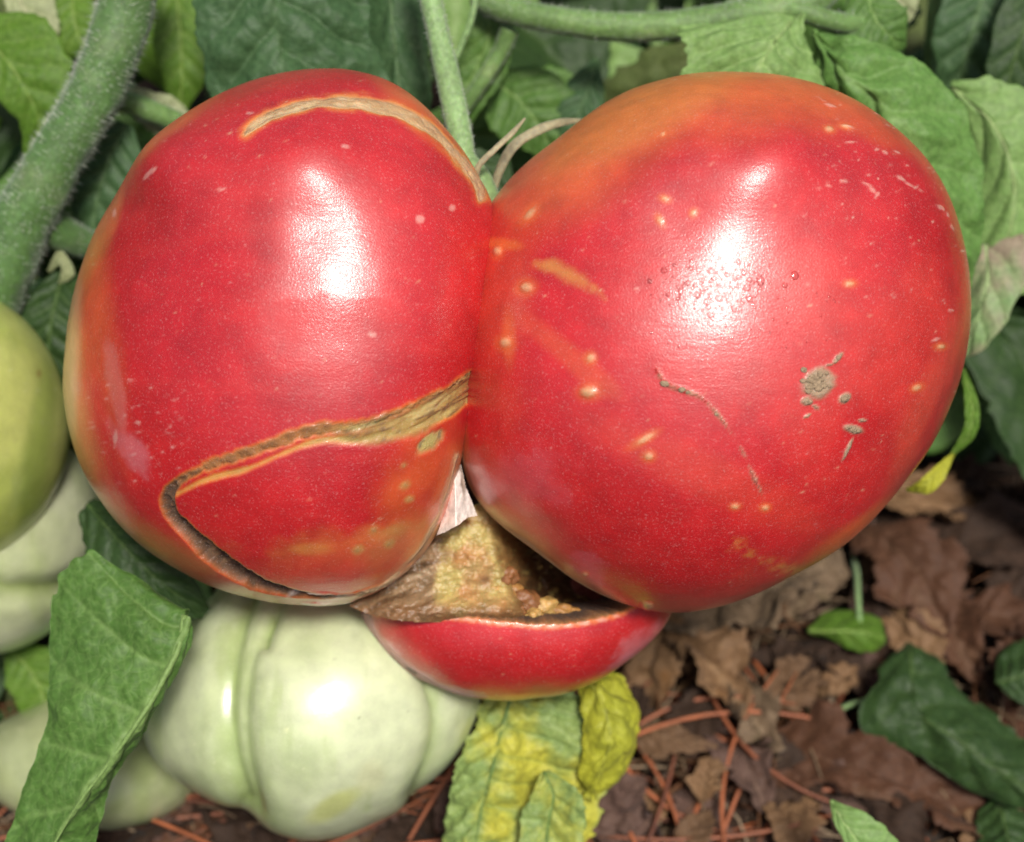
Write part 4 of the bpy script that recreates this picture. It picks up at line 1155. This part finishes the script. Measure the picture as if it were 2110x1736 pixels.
# side leaves low on the left, behind the green fruit
for i in range(34):
    z = rb.uniform(-11, -6.5); px = rb.uniform(-300, 420); py = rb.uniform(500, 1560)
    if px > 240 and py > 1300: continue
    ang = rb.uniform(0, 6.28)
    rleaf(plant, W(px, py, z), (math.cos(ang), math.sin(ang), rb.uniform(-0.4, 0.3)), rb.uniform(3, 6), rb.uniform(2, 3.4), rb.uniform(-0.8, 0.8), LM[mats[(i * 3) % len(mats)]], 700 + i, nu=30, nv=21, k=5, quilt=0.1, rib_part=False, serr=0.24, vstr=0.4, crumple=0.25)
# dark interior leaves right of the fruit
for i in range(14):
    z = rb.uniform(-12, -8.5); px = rb.uniform(1980, 2350); py = rb.uniform(560, 860)
    ang = rb.uniform(0, 6.28)
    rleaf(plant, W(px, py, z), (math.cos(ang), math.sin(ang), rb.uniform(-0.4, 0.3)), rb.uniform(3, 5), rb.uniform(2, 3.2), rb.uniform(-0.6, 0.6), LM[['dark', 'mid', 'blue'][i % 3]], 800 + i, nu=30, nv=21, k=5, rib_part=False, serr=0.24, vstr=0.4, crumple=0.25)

# ---- calyx of the big fruit
tube('sepal', [(978,388,0.3),(985,345,0.5),(1020,308,0.5),(1055,275,0.4),(1082,244,0.3)], [0.09,0.055,0.05,0.055,0.02], S_dry, tomato, n=50, seg=12, nz=0.15, seed=51, flat=0.5)
tube('sepal', [(1015,400,-0.6),(1030,350,-0.5),(1060,300,-0.5),(1110,268,-0.6),(1160,252,-0.8),(1210,248,-1.2)], [0.06,0.085,0.09,0.09,0.075,0.03], S_dry, tomato, n=60, seg=14, nz=0.15, seed=52, flat=0.4)
tube('sepal', [(972,370,0.6),(988,400,0.9),(1000,440,0.7)], [0.06,0.09,0.03], S_dry, tomato, n=30, seg=12, nz=0.15, seed=53, flat=0.5)
tube('sepal', [(945,300,-1.6),(900,250,-1.8),(860,235,-1.9),(830,215,-2.2)], [0.06,0.05,0.045,0.02], S_dry, tomato, n=30, seg=12, nz=0.15, seed=54, flat=0.5)
tube('calyx_hub', [(962,330,-0.6),(985,375,-0.3),(1000,420,-0.5),(1010,470,-0.9)], [0.2,0.28,0.3,0.2], S_ped, tomato, n=30, seg=20, nz=0.15, seed=55)

# ------------------------------------------------------------------ green fruit
GR = (0.43, 0.50, 0.26); GP = (0.56, 0.61, 0.38); GD = (0.26, 0.36, 0.10)


def green_skin(s, seed, a=GR, b=GP, c=GD):
    n = fbm(s.P0, 0.4, seed, 4); s.base(a)
    s.mix(b, sst(-0.2, 0.5, n)); s.mix(c, sst(0.2, 0.8, -n) * 0.5)
    flecks(s, 120, seed, (0.66, 0.68, 0.42), rmin=1.2, rmax=3); flecks(s, 25, seed + 1, (0.12, 0.13, 0.05), rmin=1, rmax=2)
    s.mix((0.30, 0.38, 0.12), sst(0.1, 0.5, fbm(s.P0 * np.array([2.2, 0.5, 1]), 1.0, seed + 2, 4)) * 0.45)


gt = thing('green_tomato', 'pale green ribbed unripe tomato directly below the red one', 'tomato', W(560, 1240, -3.5))
OG = [(400,1262),(352,1340),(315,1410),(288,1490),(305,1548),(370,1598),(440,1638),(505,1668),(560,1702),(640,1724),(705,1716),(780,1682),(860,1640),(930,1572),(978,1495),(1000,1430),(985,1340),(930,1250),(850,1180),(700,1140),(560,1150),(460,1195)]
G = Skin(OG, (655, 1430), -3.6, 3.5, 3.0, apex=(20, -5), n=300)
green_skin(G, 91)
fn = fbm(G.P0, 2.5, 92, 3)
for pts, dp, ww, gc in [([(520,1200),(485,1300),(468,1380),(462,1480),(472,1570),(500,1665)], 0.24, 15, 0.9),
                        ([(590,1200),(545,1290),(515,1350),(500,1450),(505,1560),(530,1680)], 0.16, 16, 0.55),
                        ([(560,1260),(548,1300),(545,1325)], 0.10, 8, 1.0),
                        ([(840,1300),(885,1400),(905,1480),(895,1560),(855,1650)], 0.16, 14, 0.7),
                        ([(420,1230),(400,1262),(385,1290)], 0.12, 10, 0.7)]:
    d, tt, _ = pdist(G.px, G.py, smooth_line(pts))
    G.disp -= G.front * dp * (0.75 * np.exp(-(d / (ww * 2.0)) ** 2) + 0.25 * np.exp(-(d / (ww * 0.7)) ** 2))
    G.mix(GD, np.exp(-(d / (ww + 4 * fn)) ** 2) * 0.7 * gc)
G.blob(690, 1660, 60, 20, (0.42, 0.45, 0.08), 0.6, -30, seed=95); G.blob(860, 1290, 60, 30, GD, 0.6, 30, seed=96); G.blob(765, 1605, 26, 34, (0.45, 0.42, 0.2), 0.3, 30, seed=97)
G.blob(590, 1505, 4, 4, (0.7, 0.72, 0.4), 0.9); G.blob(690, 1360, 3, 3, (0.15, 0.16, 0.08), 0.8)
G.disp += 0.05 * fbm(G.P0, 0.5, 99, 2)
G.bake(); o = G.make('fruit_body', M_green, gt)

gt2 = thing('green_tomato', 'smooth yellow-green tomato cut off by the left edge', 'tomato', W(-80, 640, -3.2))
O2 = [(-60,590),(30,640),(85,705),(120,780),(138,860),(132,940),(105,1020),(60,1095),(0,1150),(-80,1180),(-180,1150),(-260,1060),(-300,900),(-270,740),(-180,630)]
G2 = Skin(O2, (-75, 885), -3.2, 3.0, 2.4, apex=(-10, 20), n=200)
green_skin(G2, 101, (0.40, 0.47, 0.10), (0.50, 0.54, 0.16), (0.28, 0.38, 0.04))
G2.blob(75, 950, 26, 210, (0.20, 0.30, 0.04), 0.55, 8, seed=102); G2.blob(80, 770, 5, 8, (0.3, 0.2, 0.05), 0.7)  # long dark green band paints the shading along the ridge
G2.bake(); G2.make('fruit_body', M_green, gt2)

gt3 = thing('green_tomato', 'pale whitish green tomato partly hidden under the yellow-green one', 'tomato', W(60, 930, -6))
O3 = [(60,900),(150,925),(200,1000),(215,1090),(190,1190),(120,1290),(20,1345),(-90,1350),(-170,1260),(-190,1100),(-120,950)]
G3 = Skin(O3, (20, 1120), -5.6, 2.8, 2.4, n=170)
green_skin(G3, 111, (0.42, 0.46, 0.26), (0.56, 0.58, 0.40), (0.30, 0.36, 0.14))
d, tt, _ = pdist(G3.px, G3.py, smooth_line([(-100,1150),(0,1215),(60,1220),(130,1215),(200,1180)]))
G3.disp -= 0.25 * np.exp(-(d / 26) ** 2) * G3.front; G3.mix((0.22, 0.28, 0.08), np.exp(-(d / 16) ** 2) * 0.8)
G3.bake(); G3.make('fruit_body', M_green, gt3)

gt4 = thing('green_tomato', 'pale green tomato low down, half covered by the large leaf', 'tomato', W(200, 1500, -7))
O4 = [(200,1440),(330,1470),(400,1530),(440,1600),(400,1645),(300,1690),(190,1690),(60,1660),(-40,1600),(-40,1520),(60,1460)]
G4 = Skin(O4, (200, 1575), -6.2, 2.4, 2.0, n=150)
green_skin(G4, 121, (0.36, 0.40, 0.20), (0.46, 0.48, 0.28), (0.26, 0.31, 0.10))
G4.bake(); G4.make('fruit_body', M_green, gt4)
for k_, (g_, pts) in enumerate([(gt, [(560,1215,-3.2),(500,1150,-3.6),(420,1090,-4.6)]), (gt4, [(200,1470,-5.5),(150,1400,-6.5),(60,1340,-7.5)])]):
    tube('fruit_stalk', pts, [0.2, 0.16, 0.15], S_ped, g_, n=30, seg=14, seed=60 + k_)

# ------------------------------------------------------------------ litter on the ground
def dead(px, py, length, width, ang, mat, label, h=0.8, crumple=0.5, seed=0, tilt=0.15, lift=0.0, curl=0.12, name='dead_leaf', group='dead leaves on the soil'):
    """a fallen leaf: base point seen at px,py; ang is measured on the ground"""
    g = ground(px, py, h)
    # directions along the ground, in camera axes
    gx = np.array([1.0, 0, 0]); gy = ROT.T @ np.array([0, 1.0, 0]); gz = ROT.T @ np.array([0, 0, 1.0])
    d = gx * math.cos(ang) + gy * math.sin(ang) + gz * tilt
    d /= np.linalg.norm(d)
    s = np.cross(d, gz); s /= np.linalg.norm(s); n = np.cross(s, d)
    rr = random.Random(seed); t = np.linspace(0, 1, 7)
    g = g - d * length / 2
    M = g + d * (t * length)[:, None] + s * (rr.uniform(-.1, .1) * length * np.sin(t * 3))[:, None] + n * (curl * length * np.sin(t * 3.1))[:, None]
    w_ = np.array(LAN) * width / 2; w_[0] = 0.05
    up1, up2 = rr.uniform(-0.3, 1.1), rr.uniform(-0.3, 1.1)
    L = M - s * w_[:, None] + n * (w_ * up1 + lift)[:, None]; R = M + s * w_[:, None] + n * (w_ * up2)[:, None]
    o = leaf(None, L, M, R, mat, name=name, conv=False, nu=44, nv=29, k=6, quilt=0.09, crumple=crumple, serr=0.3, seed=seed, rib_part=True, ribw=0.04, vstr=0.6)
    tag(o, label, 'leaf', group)
    return o


R_ = math.radians
big = [
    (1560, 1235, 4.6, 2.4, 20, 'grey', 'crumpled grey-beige dead leaf under the right lobe', 1.6, .6),
    (1440, 1300, 3.0, 1.6, -10, 'grey', 'pale wrinkled dead leaf by the tip of the lower lobe', 1.5, .5),
    (1660, 1190, 3.6, 1.8, 60, 'grey', 'faded dead leaf tucked against the right lobe', 1.2, .5),
    (1850, 1200, 4.8, 2.8, -60, 'rust', 'large reddish brown dead leaf above the small green leaf', 1.6, .4),
    (1960, 1300, 4.0, 2.0, -70, 'rust', 'rusty dead leaf beside the large low green leaf', 1.0, .35),
    (2040, 1120, 5.2, 3.0, 15, 'umber', 'brown dead leaf darkened for shade at the right edge', 0.8, .5),  # umber colour stands in for the deep shadow here
    (1450, 1400, 3.6, 1.8, -50, 'straw', 'olive and orange dead leaf right of the lower lobe', 1.6, .5),
    (1380, 1525, 2.9, 1.3, -15, 'tan', 'tan curled dead leaf near the yellow leaf tip', 1.4, .35),
    (1265, 1660, 2.6, 1.8, 40, 'pink', 'pinkish brown broken dead leaf beside the yellowing leaf', 1.2, .4),
    (1462, 1605, 1.5, 1.2, 70, 'straw', 'small bright tan dead leaf among the needles', 1.4, .2),
    (1550, 1470, 3.4, 1.5, -65, 'grey', 'twisted pale dead leaf in the middle of the litter', 1.4, .7),
    (1640, 1420, 2.6, 1.2, 30, 'tan', 'small curled tan leaf near the middle of the litter', 1.2, .6),
    (1740, 1600, 6.0, 2.4, -25, 'rust', 'long brown dead leaf below the large green leaf', 0.9, .35),
    (1900, 1680, 5.0, 2.4, -30, 'rust', 'broad brown dead leaf in the bottom right corner', 0.7, .4),
    (1700, 1380, 3.4, 1.6, -40, 'umber', 'dark brown dead leaf left of the large green leaf', 0.9, .4),
    (1560, 1690, 3.0, 1.8, 10, 'umber', 'dull brown dead leaf under the pine needles', 0.5, .5),
    (2080, 1380, 3.4, 2.0, 80, 'rust', 'brown dead leaf behind the green leaf at the right edge', 0.7, .4),
    (1980, 1000, 3.6, 2.0, -20, 'umber', 'dark dead leaf in the shade right of the lobe', 0.6, .5),  # umber puts the deep shade on the right into its colour
    (780, 1725, 2.6, 1.6, 10, 'pink', 'dull dead leaf under the ribbed green tomato', 0.8, .4),
    (350, 1700, 3.4, 1.8, 5, 'rust', 'brown dead leaf beside the large hanging leaf', 0.6, .4),
]
for i, (px, py, L_, W_, a_, mt, lab, h_, cr_) in enumerate(big):
    dead(px, py, L_ * 0.72, W_ * 0.7, R_(a_), DM[mt], lab, h=h_, crumple=cr_ * 1.15, seed=900 + i, tilt=random.uniform(-0.1, 0.2))
rg = random.Random(5)
names = list(DM)
LMK = [(1560,1235,'grey-beige crumpled leaf'),(1850,1200,'large reddish brown leaf'),(2040,1120,'dark leaf at the right edge'),(1440,1350,'tip of the lower red lobe'),(1380,1525,'tan curled leaf'),(1265,1660,'pinkish broken leaf'),(1470,1600,'bright tan leaf'),(1740,1300,'green seedling'),(1740,1600,'long brown leaf'),(1940,1480,'large low green leaf'),(1760,1700,'pale shoot tip'),(2040,1720,'corner green leaf'),(640,1720,'ribbed green tomato'),(300,1720,'large hanging leaf'),(1080,1720,'yellowing leaf'),(1900,980,'yellow leaf scrap')]
CW = {'tan': 'tan', 'rust': 'rusty', 'grey': 'grey-beige', 'straw': 'straw-coloured', 'pink': 'pinkish', 'umber': 'dark brown'}
used_labels = set()


def place_words(px, py):
    d, (x, y, nm) = min((math.hypot(px - l[0], py - l[1]), l) for l in LMK)
    if abs(px - x) > abs(py - y): r = 'left of' if px < x else 'right of'
    else: r = 'above' if py < y else 'below'
    return ('close ' if d < 70 else '') + r + ' the ' + nm


i = tries = 0
while i < 120 and tries < 2500:
    tries += 1
    px = rg.uniform(1150, 2150); py = rg.uniform(980, 1780)
    if i % 4 == 0: px = rg.uniform(100, 1200); py = rg.uniform(1640, 1760)
    mt = names[rg.randrange(len(names))] if i % 3 else 'umber'
    L_ = rg.uniform(1.0, 3.2)
    lab = ('small ' if L_ < 1.9 else 'mid-sized ') + CW[mt] + ' leaf scrap ' + place_words(px, py)
    if lab in used_labels: continue
    used_labels.add(lab)
    dead(px, py, L_, L_ * rg.uniform(0.4, 0.65), rg.uniform(0, 6.28), DM[mt], lab, h=rg.uniform(0.1, 1.0), crumple=rg.uniform(0.3, 0.7), seed=1000 + i, tilt=rg.uniform(-0.3, 0.4), name='leaf_scrap', group='leaf scraps in the litter')
    i += 1


def needle(px, py, length, ang, r=0.045, h=0.6, bend=0.1, rise=0.05, seed=0, name='pine_needle'):
    g = ground(px, py, h)
    gx = np.array([1.0, 0, 0]); gy = ROT.T @ np.array([0, 1.0, 0]); gz = ROT.T @ np.array([0, 0, 1.0])
    d = gx * math.cos(ang) + gy * math.sin(ang) + gz * rise; s = np.cross(d, gz)
    t = np.linspace(-0.5, 0.5, 5)
    pts = g + d * (t * length)[:, None] + s * (bend * length * (0.25 - t ** 2) * 4)[:, None]
    V, F, *_ = tube_geo(pts, [r * .6, r, r, r * .9, r * .3], 14, 6)
    o = obj(name, V, F, M_needle)
    return tag(o, 'dry orange-brown pine needle lying in the litter', 'pine needle', 'pine needles in the litter')


nl = [(1290,1620,5,-62),(1330,1700,4,-70),(1500,1560,7,8),(1640,1540,6,-4),(1560,1600,5,75),(1430,1650,4.4,60),(1700,1580,6,-30),(1250,1710,5,-15),(1480,1700,5,5),(1600,1500,5,-50),(1370,1590,4,-45),(1540,1640,6,65),(1660,1660,5,-60),(1420,1540,5,20),(1590,1350,3,-65),(1760,1560,5,10),(1310,1740,5,-80),(1350,1650,3.5,70),
      (350,1690,9,9),(500,1705,8,8),(620,1660,7,12),(740,1700,8,6),(420,1725,9,4),(250,1700,7,-20),(820,1690,6,20),(660,1730,9,2),(560,1680,5,-8),(30,1690,5,-40),(900,1650,4,60)]
for i, (px, py, L_, a_) in enumerate(nl):
    o = needle(px, py, L_, R_(a_), r=0.05, h=rg.uniform(0.9, 1.6), bend=rg.uniform(-0.2, 0.2), rise=rg.uniform(-.1, .15))
    aa = a_ % 180
    lab = ('long ' if L_ > 5.5 else 'thick ') + ('level' if aa < 15 or aa > 165 else 'upright' if 60 < aa < 120 else 'rising' if aa < 60 else 'falling') + ' orange pine needle ' + place_words(px, py)
    if lab in used_labels: lab = lab.replace('orange', 'second orange')
    used_labels.add(lab); o['label'] = lab
for i in range(110):
    if i % 3: px, py = rg.gauss(1500, 260), rg.gauss(1620, 130)
    else: px, py = rg.uniform(0, 1100), rg.uniform(1600, 1800)
    needle(px, py, rg.uniform(2, 6), rg.uniform(0, 6.28), r=rg.uniform(0.03, 0.05), h=rg.uniform(0.2, 1.0), bend=rg.uniform(-0.3, 0.3), rise=rg.uniform(-.1, .15))

# crumbs of soil, twig bits: nobody could count them
cv, cf, cc, n0 = [], [], [], 0
for i in range(1500):
    g = ground(rg.uniform(-200, 2400), rg.uniform(800, 1900), rg.uniform(-0.5, 0.15)); r = 0.03 + rg.expovariate(9)
    V, F, c = ball(g, r, r * rg.uniform(.6, 1), r * rg.uniform(.6, 1), i, [(0.05, 0.035, 0.025), (0.09, 0.06, 0.04), (0.16, 0.11, 0.08)][i % 3], 5, 7, 0.4)
    cv.append(V); cf.append(F + n0); cc.append(c); n0 += len(V)
o = obj('soil_crumbs', np.vstack(cv), np.vstack(cf), M_mud, colors=np.vstack(cc)); o['kind'] = 'stuff'
cv, cf, cc, n0 = [], [], [], 0
for i in range(1800):
    g = ground(rg.uniform(-100, 2300), rg.uniform(900, 1850), rg.uniform(0, 1.0)); a = rg.uniform(0, 6.28); L_ = rg.uniform(0.4, 2.2)
    gx = np.array([1.0, 0, 0]); gy = ROT.T @ np.array([0, 1.0, 0]); gz = ROT.T @ np.array([0, 0, 1.0])
    d = gx * math.cos(a) + gy * math.sin(a) + gz * rg.uniform(-.3, .3)
    pts = [g, g + d * L_ * .5 + gz * rg.uniform(-.1, .2) + gx * rg.uniform(-.3, .3), g + d * L_]
    V, F, *_ = tube_geo(np.array(pts), [0.03, 0.03, 0.015], 5, 5)
    cv.append(V); cf += [tuple(int(q) + n0 for q in f) for f in F]; n0 += len(V)
    cc.append(np.ones(V.shape) * np.array([(0.18, 0.12, 0.07), (0.10, 0.06, 0.03), (0.12, 0.05, 0.02), (0.26, 0.19, 0.12)][i % 4]))
o = obj('straw_litter', np.vstack(cv), cf, M_dry, colors=np.vstack(cc)); o['kind'] = 'stuff'

# ------------------------------------------------------------------ low green plant, right
low = thing('low_plant', 'low dark green plant with broad leaves on the litter at lower right', 'plant', ground(2150, 1500))
def gl(pts, h): return [ground(x, y, hh) for (x, y), hh in zip(pts, h)]
def lowleaf(L, M, R, hl, hm, hr, mat, label, seed, **kw):
    kw.setdefault('vstr', 0.45); kw.setdefault('crumple', 0.3); kw.setdefault('serr', 0.12)
    return leaf(low, gl(L, hl), gl(M, hm), gl(R, hr), mat, conv=False, label=label, seed=seed, nu=70, nv=51, k=5, quilt=0.08, **kw)
lowleaf([(1870,1320),(1800,1400),(1785,1500),(1900,1560),(2010,1620),(2120,1660)], [(1875,1325),(1880,1400),(1900,1470),(1980,1530),(2060,1590),(2140,1640)], [(1880,1325),(1930,1360),(1990,1400),(2050,1470),(2120,1540),(2200,1620)],
        [2.2,2.2,2.0,2.0,1.8,1.6], [2.2,2.6,2.7,2.6,2.4,2.0], [2.2,2.3,2.2,2.2,2.0,1.8], LM['dark'], 'broad dark green leaf lying over the litter', 71)
lowleaf([(2050,1400),(2060,1350),(2110,1320),(2180,1330)], [(2055,1410),(2090,1400),(2130,1390),(2190,1390)], [(2060,1420),(2100,1450),(2140,1460),(2200,1450)], [2,2,2,2], [2,2.2,2.2,2], [2,2,2,2], LM['dark'], 'small dark leaf at the right edge', 72)
lowleaf([(2040,1640),(2010,1690),(2000,1740),(2000,1800)], [(2045,1640),(2070,1690),(2080,1740),(2090,1800)], [(2050,1640),(2130,1680),(2160,1740),(2180,1800)], [1.4]*4, [1.4,1.8,1.8,1.4], [1.4]*4, LM['dark'], 'dark leaf in the bottom right corner', 73)
low2 = thing('seedling', 'small green seedling with one notched leaf in the brown litter', 'plant', ground(1770, 1290))
leaf(low2, gl([(1670,1290),(1700,1262),(1760,1255),(1810,1270),(1822,1300)], [1.8]*5), gl([(1665,1300),(1710,1300),(1750,1300),(1790,1305),(1825,1318)], [2,2.2,2.2,2.2,2]), gl([(1672,1308),(1715,1322),(1745,1340),(1790,1345),(1822,1330)], [1.8]*5), LM['lime'], conv=False, seed=74, nu=40, nv=31, k=4, vstr=0.3)
tube('stalk', [ground(1752, 1130, 0.4), ground(1765, 1180, 1.4), ground(1768, 1230, 1.9), ground(1772, 1290, 2.0)], [0.07, 0.07, 0.06, 0.06], S_ped, low2, n=30, seg=10, conv=False)
sh = thing('leaf_shoot', 'pale green young leaf tip poking up at the bottom edge', 'plant', ground(1780, 1850))
wleaf(sh, [(1712,1648,-1.8),(1735,1690,-1.5),(1770,1740,-1.4),(1810,1810,-1.6),(1850,1900,-2.2)], [3,40,66,80,30], [3,18,26,40,20], LM['pale'], seed=75, nu=60, nv=41, label=None, vstr=0.4)
tube('grass_stem', [ground(1700, 1480, 1.2), ground(1760, 1450, 1.5), ground(1850, 1430, 1.4)], [0.06, 0.06, 0.04], S_ped, low, n=20, seg=8, conv=False)
tube('grass_stem', [ground(1660, 1460, 1.1), ground(1720, 1520, 1.3), ground(1800, 1570, 1.0)], [0.05, 0.05, 0.03], S_ped, low, n=20, seg=8, conv=False)

print('TRIS', sum(sum(len(p.vertices) - 2 for p in me.polygons) if len(me.polygons) < 3000 else len(me.polygons) * 2 for me in bpy.data.meshes))
